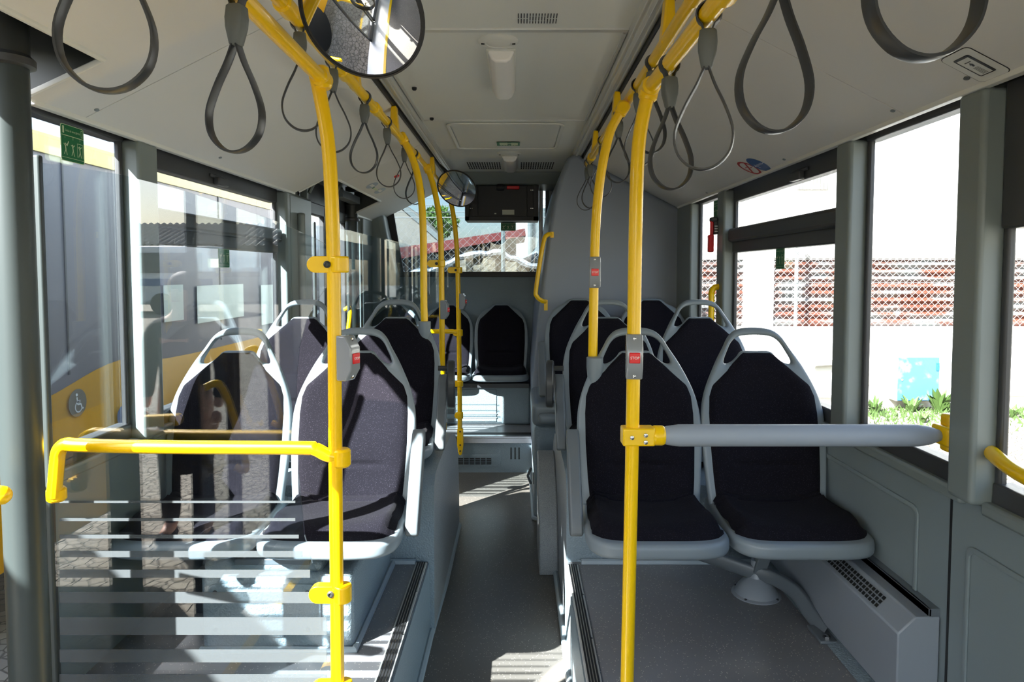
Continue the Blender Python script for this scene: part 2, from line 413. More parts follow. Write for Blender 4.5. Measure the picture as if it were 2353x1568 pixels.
# side walls: solid parts
def wall_side(side, wins, ya, yb):
    s = -1 if side == 'left' else 1; xo = XL if s < 0 else XR; xi = IL if s < 0 else IR
    x0, x1 = sorted((xi, xo+s*.06))
    b = MB()
    segs = []; y = ya
    for (a, c) in sorted(DOORS[side]):
        segs.append((y, a)); y = c
    segs.append((y, yb))
    for a, c in segs: b.box(x0, x1, a, c, -.28, ZS-.01, 'wall')
    # pillars between the windows and doors
    op = sorted([(a, c) for a, c in wins]+list(DOORS[side])); y = ya
    for a, c in op:
        if a-y > .01: b.box(*sorted((xo-s*.07, xo+s*.012)), y, a, ZS-.01, 1.93, 'pillar')
        y = c
    if yb-y > .01: b.box(*sorted((xo-s*.07, xo+s*.012)), y, yb, ZS-.01, 1.93, 'pillar')
    # fascia above
    b.box(*sorted((xo, xo+s*.06)), ya, yb, 2.07, 2.5, 'pillar')
    if s < 0: b.box(xo-.06, xo, 4.05, 5.5, 1.93, 2.08, 'dark'); b.box(xo-.06, xo, -.2, .82, 1.93, 2.08, 'dark')
    for a, c in segs: b.box(*sorted((xo, xo+s*.06)), a, c, ZC-.02, 2.08, 'pillar')
    o = b.build('wall_'+side, None, bevel=.012, seg=3); return struct(o, 'grey %s wall panelling and window posts of the bus' % side)
DOORS = {'left': [(-.15, 1.768), (4.10, 5.46)], 'right': []}
WR = [(-3.5, -1.95), (-1.85, -.35), (-.25, 1.605), (1.70, 2.245), (2.345, 3.61), (3.73, 4.30)]
WL = [(-3.5, -1.95), (-1.85, -.3), (1.77, 2.245), (2.36, 3.66)]
wall_side('left', WL, Y0, YR); wall_side('right', WR, Y0, YR)
# lower posts of the left wall that reach the floor by the rear door
b = MB(); b.box(-1.30, -1.228, 3.70, 4.08, 0, 1.928); b.tube([(-1.21, 3.84, .3), (-1.21, 3.84, 1.83)], .022, 12)
struct(b.build('trim_6', 'pillar', bevel=.015, seg=3), 'wide grey post between the second left window and the rear door')
# windows
nwin = [1]
def window(side, y0, y1, label, hopper=False, dark_top=False, gl='glass'):
    s = -1 if side == 'left' else 1; xo = XL if s < 0 else XR
    nwin[0] += 1
    r = thing('window_%d' % nwin[0], label, None, (xo, (y0+y1)/2, ZS)); struct(r)
    def X(a, b_): return sorted((xo-s*a, xo-s*b_))
    b = MB(); top = 1.865 if hopper else 1.92
    b.box(*X(.02, -.03), y0, y1, top, ZC+.04); b.box(*X(.02, -.03), y0, y1, ZS-.005, ZS+.05)
    b.box(*X(.02, -.012), y0, y0+.02, ZS+.04, top+.01); b.box(*X(.016, -.004), y1-.02, y1, ZS+.04, top+.01)
    if hopper: b.box(*X(.022, -.03), y0, y1, 1.60, 1.70)
    if dark_top: b.box(*X(.022, -.03), y0, y1, 1.60, top+.02)
    b.build('window_frame', 'dark', r, bevel=.006)
    b = MB(); b.box(*X(-.004, -.010), y0+.01, y1-.01, ZS+.02, top+.03); b.build('pane', gl, r)
    if hopper:
        b = MB(); b.box(*X(.05, .018), y0+.01, y1-.01, 1.655, 1.725); b.build('hopper_rail', 'dark', r, bevel=.015, seg=4)
        b = MB(); ym = y0+.33*(y1-y0) if side == 'right' else y0+.45*(y1-y0)
        b.box(*X(.045, .02), ym-.05, ym+.05, 1.865, 1.90); b.box(*X(.03, .02), ym-.09, ym+.05, 1.895, 1.91)
        b.build('hopper_latch', 'dark', r, bevel=.006)
    b = MB(); b.box(*X(.04, -.03), y0-.01, y1+.01, ZS-.035, ZS); b.build('window_sill', 'pillar', r, bevel=.008)
names_r = ['front right window far behind the viewer', 'right window behind the viewer', 'right window at the edge of the view with dark upper panel', 'tall single-pane right window behind the padded bar',
           'right window with opening top pane beside the front seats', 'narrow right window next to the engine housing']
for (a, c), nm, hp, dt in zip(WR, names_r, (1, 1, 0, 0, 1, 0), (0, 0, 1, 0, 0, 0)): window('right', a, c, nm, hp, dt)
names_l = ['front left window far behind the viewer', 'left window behind the viewer', 'narrow left window with green emergency sticker at its top', 'left window with opening top pane beside the front seats']
for (a, c), nm, hp in zip(WL, names_l, (1, 1, 0, 1)): window('left', a, c, nm, hp, gl='glass_left')
# raised panel mouldings on the right wainscot
for i, (y0, y1, z0, z1) in enumerate([(1.885, 2.62, .50, .84), (1.0, 1.68, .02, .82)]):
    me = flat(rrect(y1-y0, z1-z0, .03), [rrect(y1-y0-.03, z1-z0-.03, .02)], .006, .002, 1)
    b = MB(); b.mesh(me, lambda c: (IR-.003-c.z, (y0+y1)/2+c.x, (z0+z1)/2+c.y))
    struct(b.build('trim_%d' % (7+i), 'wall'), ['moulded panel line on the right wall above the heater', 'moulded panel line on the right wall in front of the heater'][i])
b = MB(); b.box(IR-.002, IR+.01, 1.742, 1.750, .0, ZS-.02); struct(b.build('trim_9', 'black'), 'dark seam between two right wall panels')
# seat rail along the right wall
b = MB(); b.box(IR-.03, IR+.01, 1.78, 2.9, .575, .60); b.box(IR-.03, IR-.022, 1.78, 2.9, .55, .6); b.box(IR-.012, IR+.01, 1.78, 2.9, .52, .545)
tag(b.build('seat_rail', 'beam', bevel=.002), 'grey metal mounting rail along the right wall above the heater', 'rail')

# ---------------------------------------------------------------- ceiling
GL, GR = -.58, .443
def zl(x): return 1.934+.493*(x+1.23)
def zr(x): return 1.936+.508*(1.08-x)
def slab(b, pts, m, t=.02):
    vs = list(pts)+[(x, y, z+t) for x, y, z in pts]
    b.add(vs, [(0, 1, 2, 3), (7, 6, 5, 4), (0, 4, 5, 1), (1, 5, 6, 2), (2, 6, 7, 3), (3, 7, 4, 0)], m)
b = MB(); xh = -1.035
def lpan(x0, x1, y0, y1): slab(b, [(x0, y0, zl(x0)), (x1, y0, zl(x1)), (x1, y1, zl(x1)), (x0, y1, zl(x0))], 'ceil')
for a, c in ((Y0, -.2), (-.196, 1.96), (1.964, 4.10), (4.104, YR)): lpan(xh, GL, a, c)
for a, c in ((Y0, -.2), (1.74, 1.96), (1.964, 3.79), (5.18, YR)): lpan(-1.235, xh, a, c)
def rpan(x0, x1, y0, y1): slab(b, [(x0, y0, zr(x0)), (x1, y0, zr(x1)), (x1, y1, zr(x1)), (x0, y1, zr(x0))], 'ceil')
for a, c in ((Y0, -.1), (-.096, 1.925), (1.929, YR)): rpan(GR, 1.085, a, c)
# centre panels
for a, c in ((Y0, .7), (.704, 2.36), (2.375, 3.74), (3.75, 4.62), (4.624, 5.6)):
    b.box(-.52, .375, a, c, 2.32, 2.335, 'ceil_c')
b.prism([(5.6, 2.32), (5.98, 2.27), (6.0, 2.27), (6.0, 2.34), (5.6, 2.34)], lambda u, v, a: (a, u, v), -.58, .44, 'ceil_c')
b.box(-.53, -.515, Y0, 5.7, 2.318, 2.34, 'ceil_c')
struct(b.build('ceiling', None, bevel=.0), 'light grey ceiling panels of the bus')
b = MB()
for x0, x1 in ((-.575, -.52), (.375, .438)):
    b.box(x0, x1, Y0, 5.9, 2.285, 2.33); b.box(x0+.012, x1-.034, Y0, 5.9, 2.278, 2.29)
    b.box(x1-.02, x1-.008, Y0, 5.9, 2.278, 2.29)
struct(b.build('trim_10', 'alu', bevel=.003), 'long light metal profiles beside the centre ceiling')
b = MB(); b.box(-.6, GL+.012, Y0, 5.9, 2.262, 2.30); b.box(.436, .46, Y0, 5.9, 2.262, 2.30); struct(b.build('trim_11', 'black'), 'long black slots beside the overhead rails')
b = MB(); b.box(-.52, .375, 2.345, 2.372, 2.313, 2.33); b.box(-.52, .375, 3.738, 3.752, 2.315, 2.33)
struct(b.build('trim_12', 'alu', bevel=.002), 'cross profiles between centre ceiling panels')
b = MB()
for xa, xb, sx in ((-.517, -.505, 1), (.36, .372, 1)):
    b.box(xa, xb, 2.38, 3.73, 2.312, 2.322)
    b.box(xa+.004, xb-.004, 2.38, 3.73, 2.309, 2.313)
struct(b.build('trim_13', 'alu'), 'slim metal edging beside the centre ceiling panel')
b = MB(); [b.box(-1.247, -1.225, y_, y2_, 1.924, 1.938) for y_, y2_ in ((Y0, -.2), (1.76, 3.79), (5.18, YR))]; b.box(1.075, 1.097, Y0, 4.64, 1.926, 1.940)
struct(b.build('trim_14', 'white', bevel=.002), 'pale edging where the ceiling meets the side windows')
# outer roof and front closure
b = MB(); b.box(-1.37, 1.22, Y0-.1, YR+.1, 2.46, 2.5); b.box(-1.37, 1.22, Y0-.1, Y0, 2.3, 2.5)
b.box(-1.37, 1.22, Y0-.1, Y0, -.28, .8); b.box(-1.37, -1.28, Y0-.1, Y0, .8, 2.3); b.box(1.13, 1.22, Y0-.1, Y0, .8, 2.3)
struct(b.build('wall_front', 'pillar'), 'front end and roof skin of the bus')
# recesses over the two doors with their mechanisms
def recess(y0, y1, label, seal):
    b = MB(); x0, x1 = -1.23, xh
    b.box(x0, x1, y0, y1, 2.28, 2.29); b.box(x1, x1+.006, y0, y1, zl(x1)+.004, 2.29); [b.prism([(x0, zl(x0)+.004), (x1, zl(x1)+.004), (x1, 2.29), (x0, 2.29)], lambda u, v, a: (u, a, v), ya, ya+.005) for ya in (y0-.005, y1)]
    struct(b.build('trim_15' if seal else 'trim_16', 'darkmetal'), label)
    b = MB(); pth = [(x0+.02, y0+.01, zl(x0+.02)), (x1, y0, zl(x1)), (x1, y1, zl(x1)), (x0+.02, y1-.01, zl(x0+.02))]
    b.tube(pth, .008, 8); struct(b.build('trim_17' if seal else 'trim_18', 'white'), 'pale rim of the ceiling opening over the %s door' % ('near' if seal else 'rear'))
recess(-.15, 1.735, 'dark box in the ceiling over the near door', 1)
recess(3.795, 5.175, 'dark box in the ceiling over the rear door', 0)
def shaft(x, y, z0, z1, r0, label, group=None):
    r = thing('door_shaft', label, 'door shaft', (x, y, z0))
    MB().tube([(x, y, z0), (x, y, z1)], r0, 20).build('tube', 'shaft', r)
    b = MB(); b.lathe([(r0+.004, 0), (r0+.013, .004), (r0+.013, .02), (r0+.003, .03)], (x, y, z1-.02), n=24); b.build('collar', 'dark', r)
    b = MB(); b.lathe([(r0+.002, 0), (r0+.002, .09), (r0+.012, .092), (r0+.012, .12), (r0*.5, .13)], (x, y, z1+.01), n=24); b.build('bearing', 'darkmetal', r)
shaft(-1.262, 5.21, .0, 1.90, .048, 'dark round door shaft behind the rear door opening')
shaft(-1.165, 1.585, .0, 1.985, .043, 'dark round door shaft at the left edge of the view')
r = thing('door_mechanism', 'grey motor and arms in the ceiling opening over the rear door', 'door mechanism', (-1.15, 4.8, 2.05))
b = MB(); b.box(-1.19, -1.09, 4.25, 4.5, 2.10, 2.2); b.box(-1.18, -1.10, 4.28, 4.47, 2.08, 2.10); b.build('motor', 'pillar', r, bevel=.01)
MB().tube([(-1.22, 4.02, 1.96), (-1.15, 4.12, 2.16)], .011, 8).build('linkage_arm', 'pillar', r); MB().tube([(-1.22, 4.5, 1.96), (-1.16, 4.56, 2.1)], .011, 8).build('linkage_arm', 'pillar', r); MB().box(-1.24, -1.17, 4.6, 5.1, 2.00, 2.05).build('crossbeam', 'beam', r)
b = MB(); b.lathe([(.05, 0), (.05, .03), (.035, .035), (.035, .06)], (-1.24, 5.15, 2.10)); b.box(-1.22, -1.1, 4.85, 5.1, 2.19, 2.22); b.build('pulley', 'darkmetal', r)
r = thing('door_mechanism', 'dark toothed rail in the ceiling opening over the near door', 'door mechanism', (-1.15, .9, 2.05))
b = MB(); b.box(-1.13, -1.075, .2, 1.7, 2.2, 2.27)
for k in range(14): b.box(-1.076, -1.071, .25+k*.1, .31+k*.1, 2.075, 2.085)
b.build('channel', 'darkmetal', r)
b = MB(); b.box(-1.27, -1.12, .5, 1.1, 2.05, 2.18); b.build('motor', 'darkmetal', r, bevel=.01)
b = MB(); b.tube([(-1.165, 1.58, 2.12), (-1.2, 1.2, 2.13)], .014, 8); b.build('linkage_arm', 'beam', r)

# ---------------------------------------------------------------- doors
ndoor = [0]
def door_leaf(y0, y1, xo, label, handle=None, fr=.03):
    ndoor[0] += 1
    r = thing('door_%d' % ndoor[0], label, None, (xo, (y0+y1)/2, .02)); struct(r)
    b = MB(); b.box(xo-.02, xo+.02, y0, y0+fr, .02, 1.93); b.box(xo-.02, xo+.02, y1-fr, y1, .02, 1.93)
    b.box(xo-.02, xo+.02, y0, y1, 1.86, 1.94); b.box(xo-.02, xo+.02, y0, y1, .02, .12)
    b.build('leaf_frame', 'dark', r, bevel=.008)
    b = MB(); b.box(xo-.004, xo+.003, y0+fr*.6, y1-fr*.6, .1, 1.88); b.build('pane', 'glass_left', r)
    if handle: MB().tube(smooth_path(handle, 6), .016, 12).build('handle', 'yellow', r)
    return r
door_leaf(4.125, 4.60, -1.31, 'front leaf of the glazed rear door')
door_leaf(4.62, 5.15, -1.31, 'rear leaf of the glazed rear door', handle=[(-1.28, 4.7, .8), (-1.23, 4.73, .82), (-1.23, 5.0, 1.2), (-1.28, 5.04, 1.22)])
door_leaf(5.27, 5.44, -1.31, 'fixed glazed side panel behind the rear door')
door_leaf(-.10, .40, -1.33, 'closed glazed leaf of the near door, front half', handle=[(-1.3, 0, .7), (-1.24, .03, .72), (-1.24, .3, 1.1), (-1.3, .33, 1.12)])
door_leaf(.42, .80, -1.33, 'closed glazed leaf of the near door beside its post', handle=[(-1.3, .47, .6), (-1.24, .5, .62), (-1.24, .72, 1.0), (-1.3, .76, 1.02)])
for yy in (4.095, 5.46):
    b = MB(); b.box(-1.29, -1.25, yy-.015, yy+.015, 0, ZC+.05); struct(b.build('trim_%d' % (22+int((yy-4)*2)), 'pillar', bevel=.006), 'grey upright of the rear door frame')
# door sills
b = MB(); b.box(-1.36, -1.10, -.12, 1.70, .0, .006, 'alu'); b.box(-1.10, -1.06, -.12, 1.70, .0, .007, 'yellow'); struct(b.build('trim_30', None), 'aluminium and yellow edge strip on the floor at the near door')
b = MB(); b.box(-1.36, -1.18, 4.3, 5.03, .0, .006, 'alu'); b.box(-1.18, -1.14, 4.3, 5.03, .0, .007, 'yellow'); struct(b.build('trim_31', None), 'aluminium and yellow edge strip on the floor at the rear door')
# ================================================================ SEATS
def interp(tab, t):
    for (a, va), (b_, vb) in zip(tab, tab[1:]):
        if t <= b_:
            k = max(0, min(1, (t-a)/(b_-a))); return va+(vb-va)*k
    return tab[-1][1]
def mirror_outline(half):
    """half outline from bottom centre to top centre -> closed smooth outline"""
    h = [Vector((u, v, 0)) for u, v in half]
    full = h+[Vector((-p.x, p.y, 0)) for p in h[-2:0:-1]]
    return [(p.x, p.y) for p in smooth_path(full, 4, True)]
SH_HANDLE = [(0, -.05), (.17, -.05), (.206, -.03), (.214, .03), (.222, .12), (.227, .2), (.226, .28), (.217, .34), (.197, .40), (.160, .475), (.126, .53), (.098, .575), (.062, .600), (0, .607)]
SH_HOLE = [(0, .520), (.052, .519), (.072, .500), (.094, .482), (.118, .474), (.128, .484), (.112, .520), (.090, .556), (.058, .575), (0, .580)]
SH_PLAIN = [(0, -.05), (.17, -.05), (.206, -.03), (.214, .03), (.222, .12), (.227, .2), (.226, .28), (.219, .34), (.205, .395), (.182, .435), (.150, .468), (.100, .492), (.062, .520), (0, .524)]
def back_map(u, v, d):
    return (u, .14*v/.6+.10*max(0, v-.45)-.42*u*u-d, v)
def shell_mb(handle):
    me = flat(mirror_outline(SH_HANDLE if handle else SH_PLAIN), [mirror_outline(SH_HOLE)] if handle else [], .034, .012, 3)
    b = MB(); b.mesh(me, lambda c: back_map(c.x, c.y, -c.z)); return b
PADW = [(0, .190), (.08, .197), (.2, .203), (.3, .203), (.36, .197), (.40, .182), (.45, .127), (.485, .086), (.508, .062), (.515, .052)]
def pad_fn(s, t):
    u = 2*s-1; v = .515*t; hw = interp(PADW, v)
    e = (1-abs(u)**7)**.5 if abs(u) < 1 else 0
    ev = min(1, (1-t)/.05)**.5 if t > .95 else 1
    d = .014+.026*e*ev
    if abs(u) < .62: d -= .012*math.exp(-((v-.125)/.006)**2)*(1-(abs(u)/.62)**6)
    d += .014*math.exp(-((v-.19)/.09)**2)*(1-u*u)
    return back_map(u*hw, v, d)
CP = [(.035, .030), (.0, .022), (-.06, .014), (-.075, .006), (-.09, .013), (-.15, .012), (-.22, .014), (-.28, .020), (-.33, .022), (-.362, .012), (-.380, -.006), (-.386, -.028), (-.372, -.04)]
CPs = [(p.x, p.y) for p in smooth_path([Vector((a, c, 0)) for a, c in CP], 3)]
def cush_fn(s, t):
    u = 2*s-1; k = t*(len(CPs)-1); i = min(int(k), len(CPs)-2); f = k-i
    y = CPs[i][0]*(1-f)+CPs[i+1][0]*f; z = CPs[i][1]*(1-f)+CPs[i+1][1]*f
    au = abs(u); x = u*(.197+.012*min(1, max(0, -y/.2)))
    yy = y*(1-.13*au**5)
    z += .030*au**3*(1-min(1, max(0, (-y-.28)/.1)))-.05*max(0, au-.86)/.14*(1 if y > -.36 else .4)
    if abs(y+.075) < .02 and au > .6: z += .006
    return (x, yy, z)
PANO = [(0, -.418), (.11, -.416), (.175, -.402), (.211, -.365), (.225, -.31), (.224, -.22), (.217, -.10), (.206, .04), (.18, .05), (0, .05)]
SOCK = dict()
def make_seat(handle=True, arm=0, socket=0, ring=0, plinth=True):
    r = bpy.data.objects.new('bus_seat', None); COL.objects.link(r); r.empty_display_size = .05
    o = shell_mb(handle).build('backrest_shell', 'plastic', r, local=True, smooth=50)
    MB().grid(pad_fn, 28, 60, flip=True).build('backrest_pad', 'fabric', r, local=True, smooth=80)
    me = flat(mirror_outline(PANO), [], .05, .016, 3)
    b = MB(); b.mesh(me, lambda c: (c.x, c.y, -.036+c.z)); b.build('seat_pan', 'plastic', r, local=True, smooth=50)
    MB().grid(cush_fn, 30, len(CPs)-1, flip=True).build('seat_cushion', 'fabric', r, local=True, smooth=80)
    b = MB(); b.box(-.17, .17, -.30, -.02, -.070, -.055); b.box(-.15, .15, -.34, -.30, -.070, -.06)
    for sx in (-.12, .12):
        for yy in (-.26, -.06): b.lathe([(.012, 0), (.012, .004), (.008, .006)], (sx, yy, -.071), n=8)
    b.build('seat_bracket', 'dark', r, local=True, bevel=.004)
    if arm:
        b = MB(); x = arm*.250; pth = [(-.03, .255), (-.045, .262), (-.07, .25), (-.235, -.02), (-.24, -.05), (-.22, -.06), (-.185, -.055), (-.17, -.03), (-.03, .21)]
        b.prism(pth, lambda u, v, a: (x+a, u, v), -.022, .022); b.build('armrest', 'plastic_dark', r, local=True, bevel=.008, seg=4)
        b = MB(); b.lathe([(.03, 0), (.03, .03), (.022, .034)], (x-arm*.015, -.15, .01), (arm, 0, 0), n=20); b.build('armrest_pivot', 'armgrip', r, local=True)
    if socket:
        b = MB(); x = socket*(.158 if socket < 0 else .144)
        b.lathe([(.016, -.115), (.026, -.06), (.031, -.01), (.031, .025), (.028, .027)], (x, .085, .475), n=24)
        b.build('pole_socket', 'plastic', r, local=True)
    if ring:
        b = MB(); x = ring*.285; pts = [(x+ring*.02*math.sin(PI*(k/28)), -.17+.075*math.cos(2*PI*k/28), .235+.098*math.sin(2*PI*k/28)) for k in range(28)]
        b.ribbon(pts, (1, 0, 0), .034, .02); b.tube([(ring*.235, -.13, .30), (x, -.13, .30)], .012, 8)
        b.build('grab_ring', 'armgrip', r, local=True)
    return r
ROW = {1: (2.45, .68), 2: (3.26, .755), 3: (4.34, .80), 4: (5.70, .70)}
seats = [
 (1, -1.058, dict(), 'front left seat nearest the window, behind the glass screen, half in shadow', 'front left row'),
 (1, -.602, dict(arm=1), 'sunlit front left seat beside the aisle with a raised armrest, behind the near yellow pole', 'front left row'),
 (1, .445, dict(arm=-1, socket=-1), 'shaded front right seat beside the aisle, behind the yellow pole with a STOP button', 'front right row'),
 (1, .900, dict(), 'shaded front right seat next to the window, behind the padded bar', 'front right row'),
 (2, -1.058, dict(), 'second-row left seat by the window, its handle seen through the glass screen', 'second left row'),
 (2, -.602, dict(arm=1, socket=1, ring=1), 'second-row left seat by the aisle with a pole socket and a dark grab ring', 'second left row'),
 (2, .445, dict(arm=-1, ring=-1), 'second-row right seat by the aisle with a dark grab ring', 'second right row'),
 (2, .900, dict(), 'second-row right seat next to the window', 'second right row'),
 (3, .40, dict(handle=False, arm=-1), 'seat without handle on the podium by the aisle, in front of the engine housing', 'podium row'),
 (3, .87, dict(handle=False), 'seat without handle on the podium by the window, in front of the engine housing', 'podium row'),
 (4, -.14, dict(handle=False), 'dark shaded rear seat nearest the engine housing, under the rear window', 'rear row'),
 (4, -.60, dict(handle=False), 'half-lit middle rear seat behind the far yellow poles', 'rear row'),
 (4, -1.05, dict(handle=False), 'rear seat in the left back corner, seen through glass', 'rear row'),
]
for row, x, kw, lab, grp in seats:
    s = make_seat(**kw); s.location = (x, ROW[row][0], ROW[row][1]); tag(s, lab, 'seat', 'seats of the '+grp)
    SOCK[(row, round(x, 2))] = s
# supports
r = thing('seat_pedestal', 'textured grey box carrying the two front left seats, with a screwed cover plate', 'seat base', (-.76, 2.35, ZP))
b = MB(); b.box(-1.0, -.52, 2.10, 2.755, ZP, .55); b.box(-1.0, -.62, 2.12, 2.755, .54, .585); b.build('base_box', 'hammer', r, bevel=.02, seg=3)
me = flat(rrect(.36, .17, .03), [], .006, .002, 1); b = MB(); b.mesh(me, lambda c: (-.80+c.x, 2.097-c.z, .435+c.y)); b.build('cover_plate', 'hammer', r)
b = MB()
for sx in (-.95, -.66):
    for sz in (.375, .495): b.lathe([(.007, 0), (.007, .003), (.004, .005)], (sx, 2.093, sz), (0, -1, 0), n=12)
b.build('screws', 'black', r)
b = MB(); b.box(-1.24, -.44, 2.14, 2.17, .588, .606); b.box(-1.24, -.44, 2.36, 2.39, .588, .606); b.box(-.9, -.66, 2.12, 2.4, .57, .59); b.build('mounting_rail', 'beam', r, bevel=.003)
MB().tube([(-1.0, 2.092, ZP+.008), (-.515, 2.092, ZP+.008), (-.512, 2.74, ZP+.008)], .013, 8).build('sealing_bead', 'cove', r)
r = thing('seat_support', 'grey steel arm with post and domed floor foot under the front right seats', 'seat support', (.93, 2.5, ZP))
b = MB()
def bar(b, p, q, wd, th, up=(0, 0, 1)):
    p = Vector(p); q = Vector(q); t = (q-p).normalized(); s_ = t.cross(Vector(up)).normalized(); u_ = s_.cross(t)
    vs = [c+s_*a*wd/2+u_*e*th/2 for c in (p, q) for a, e in ((-1, -1), (1, -1), (1, 1), (-1, 1))]
    b.add(vs, [(0, 1, 2, 3), (7, 6, 5, 4), (0, 4, 5, 1), (1, 5, 6, 2), (2, 6, 7, 3), (3, 7, 4, 0)])
ctr = smooth_path([(.46, 2.70, .455), (.68, 2.59, .42), (.86, 2.49, .39), (.93, 2.44, .385), (.98, 2.36, .37), (1.00, 2.28, .335), (1.012, 2.20, .312)], 5)
b.ribbon([p for p in ctr], (.5, 1, 0), .036, .05, closed=False); b.build('arm', 'beam', r, bevel=.003)
b = MB(); bar(b, (.89, 2.48, .39), (.93, 2.42, .595), .045, .04, (0, 1, 0)); bar(b, (1.08, 2.38, .598), (.30, 2.38, .598), .035, .018); b.build('post', 'beam', r, bevel=.004)
b = MB(); b.lathe([(.088, 0), (.088, .004), (.078, .008), (.066, .03), (.048, .052), (.028, .066), (.02, .09), (.02, .13)], (.885, 2.48, ZP+.004), n=36); b.build('foot_dome', 'heater', r)
b = MB()
for k in range(4):
    a = PI/4+k*PI/2; b.lathe([(.005, 0), (.005, .004)], (.885+.081*math.cos(a), 2.48+.081*math.sin(a), ZP+.008), n=8)
b.build('foot_screws', 'black', r)
b = MB(); b.box(.97, 1.028, 2.13, 2.235, .305, .316); b.build('foot_plate', 'beam', r, bevel=.003)
b = MB(); b.lathe([(.012, 0), (.012, .006), (.007, .009)], (1.0, 2.155, .316), n=6); b.build('bolt', 'steel', r)
for row, xs, nm in ((2, (-.602, -1.058), 'left'), (2, (.445, .900), 'right')):
    y, z = ROW[row]; x0 = min(xs)-.2; x1 = max(xs)+.2
    b = MB(); b.box(x0, x1, y-.26, y-.2, .667, z-.071); b.box(x0, x1, y-.1, y-.04, .667, z-.071)
    b.box(x0+.1, x1-.1, y-.26, y-.04, .62, .726) if 0 else None
    tag(b.build('support_rails', 'beam', bevel=.004), 'low grey frame under the second-row seats on the %s' % nm, 'seat base')
b = MB(); b.box(.28, .5, 4.1, 4.3, .715, .705+.01); b.box(.25, 1.05, 4.12, 4.16, .715, .748); b.box(.25, 1.05, 4.24, 4.28, .715, .748)
tag(b.build('support_rails', 'dark', bevel=.003), 'low dark frame under the podium seats', 'seat base')
r = thing('seat_pedestal', 'wide pale textured box under the rear seats with sunlit front', 'seat base', (-.6, 5.7, .27))
b = MB(); b.box(-1.30, .10, 5.42, 5.99, .274, .60); b.build('base_box', 'hammer', r, bevel=.02, seg=3)
b = MB(); b.box(-1.29, .09, 5.40, 5.45, .575, .612); b.build('mounting_rail', 'dark', r, bevel=.003)
b = MB(); b.box(-.90, -.17, 5.414, 5.424, .30, .56); b.box(-.905, -.165, 5.41, 5.42, .33, .336); b.box(-.905, -.165, 5.41, 5.42, .36, .366); b.build('cover_plate', 'hammer', r, bevel=.004)
# riser vent of the rear step
r = thing('step_vent', 'slotted vent plate in the rear step riser', 'vent', (-.3, 5.035, .08))
me = flat(rrect(.5, .10, .02), [], .006, .002, 1); b = MB(); b.mesh(me, lambda c: (-.38+c.x, 5.036-c.z, .09+c.y)); b.build('plate', 'hammer', r)
b = MB()
for i in range(9):
    for j in range(4): b.box(-.57+i*.042, -.535+i*.042, 5.029, 5.034, .064+j*.013, .071+j*.013)
b.build('slots', 'heat_black', r)
b = MB()
for k in range(3): b.box(-.055+k*.03, -.046+k*.03, 5.036, 5.041, .10, .19)
tag(b.build('step_vent', 'heat_black', bevel=.003), 'three upright dark slots in the rear step riser', 'vent')
# heater by the right wall
r = thing('heater', 'long grey wall heater with slanted grille along the right wall', 'heater', (1.05, 2.3, ZP))
hp = [(1.014, .335), (1.014, .535), (1.06, .58), (1.126, .58), (1.126, .335)]
b = MB(); b.prism(hp, lambda u, v, a: (u, a, v), 1.775, 2.74); b.build('casing', 'heater', r, bevel=.004)
b = MB(); b.box(1.035, 1.126, 1.80, 2.73, ZP+.004, .335); b.build('base', 'dark', r)
t = Vector((.045, 0, .047)).normalized(); nrm = Vector((-t.z, 0, t.x)); b = MB(); c0 = Vector((1.014, 0, .535))
for i in range(44):
    for j in range(3):
        y = 1.90+i*.0185; p = c0+t*(.012+j*.0145)+nrm*.0012
        vs = [p+Vector((0, y+a, 0))+t*e for a, e in ((0, 0), (.0125, 0), (.0125, .0105), (0, .0105))]
        b.add(vs+[v-nrm*.001 for v in vs], [(0, 1, 2, 3), (7, 6, 5, 4)])
b.build('grille', 'heat_black', r, smooth=0)
b = MB(); b.prism([(IR-.003, .306), (IR-.003, .33), (1.04, .318), (.99, .306)], lambda u, v, a: (u, a, v), 1.72, 2.75)
tag(b.build('floor_fillet', 'hammer'), 'slanted textured floor fillet under the heater along the right wall', 'trim')

# ================================================================ POLES AND RAILS
def clamp1(parent, *a, **k):
    b = MB(); clamp(b, *a, **k); return b.build('clamp', 'yellow', parent, bevel=.004, seg=3)
def joint1(parent, name, *a):
    b = MB(); joint(b, *a); return b.build(name, 'yellow', parent)
def screw1(parent, p, ax=(0, -1, 0), s=1.0, m='darkmetal'):
    return MB().lathe([(.009*s, 0), (.009*s, .004*s), (.005*s, .006*s), (.005*s, .003*s)], p, ax, n=16).build('screw', m, parent)
def clamp(b, c, r=.021, h=.036, ear=-1, el=.065):
    """round collar with a flat ear towards ear*x"""
    b.lathe([(r, -h/2), (r+.003, -h/2+.003), (r+.003, h/2-.003), (r, h/2)], c, n=24)
    c = Vector(c)
    o = [(0, -h/2), (0, h/2)]+[(-(el-h/2)-h/2*math.sin(a), h/2*math.cos(a)) for a in [PI*k/10 for k in range(11)]]
    b.prism([(u, v) for u, v in o], lambda u, v, a: (c.x-ear*u, c.y+a, c.z+v), -.014, .014)
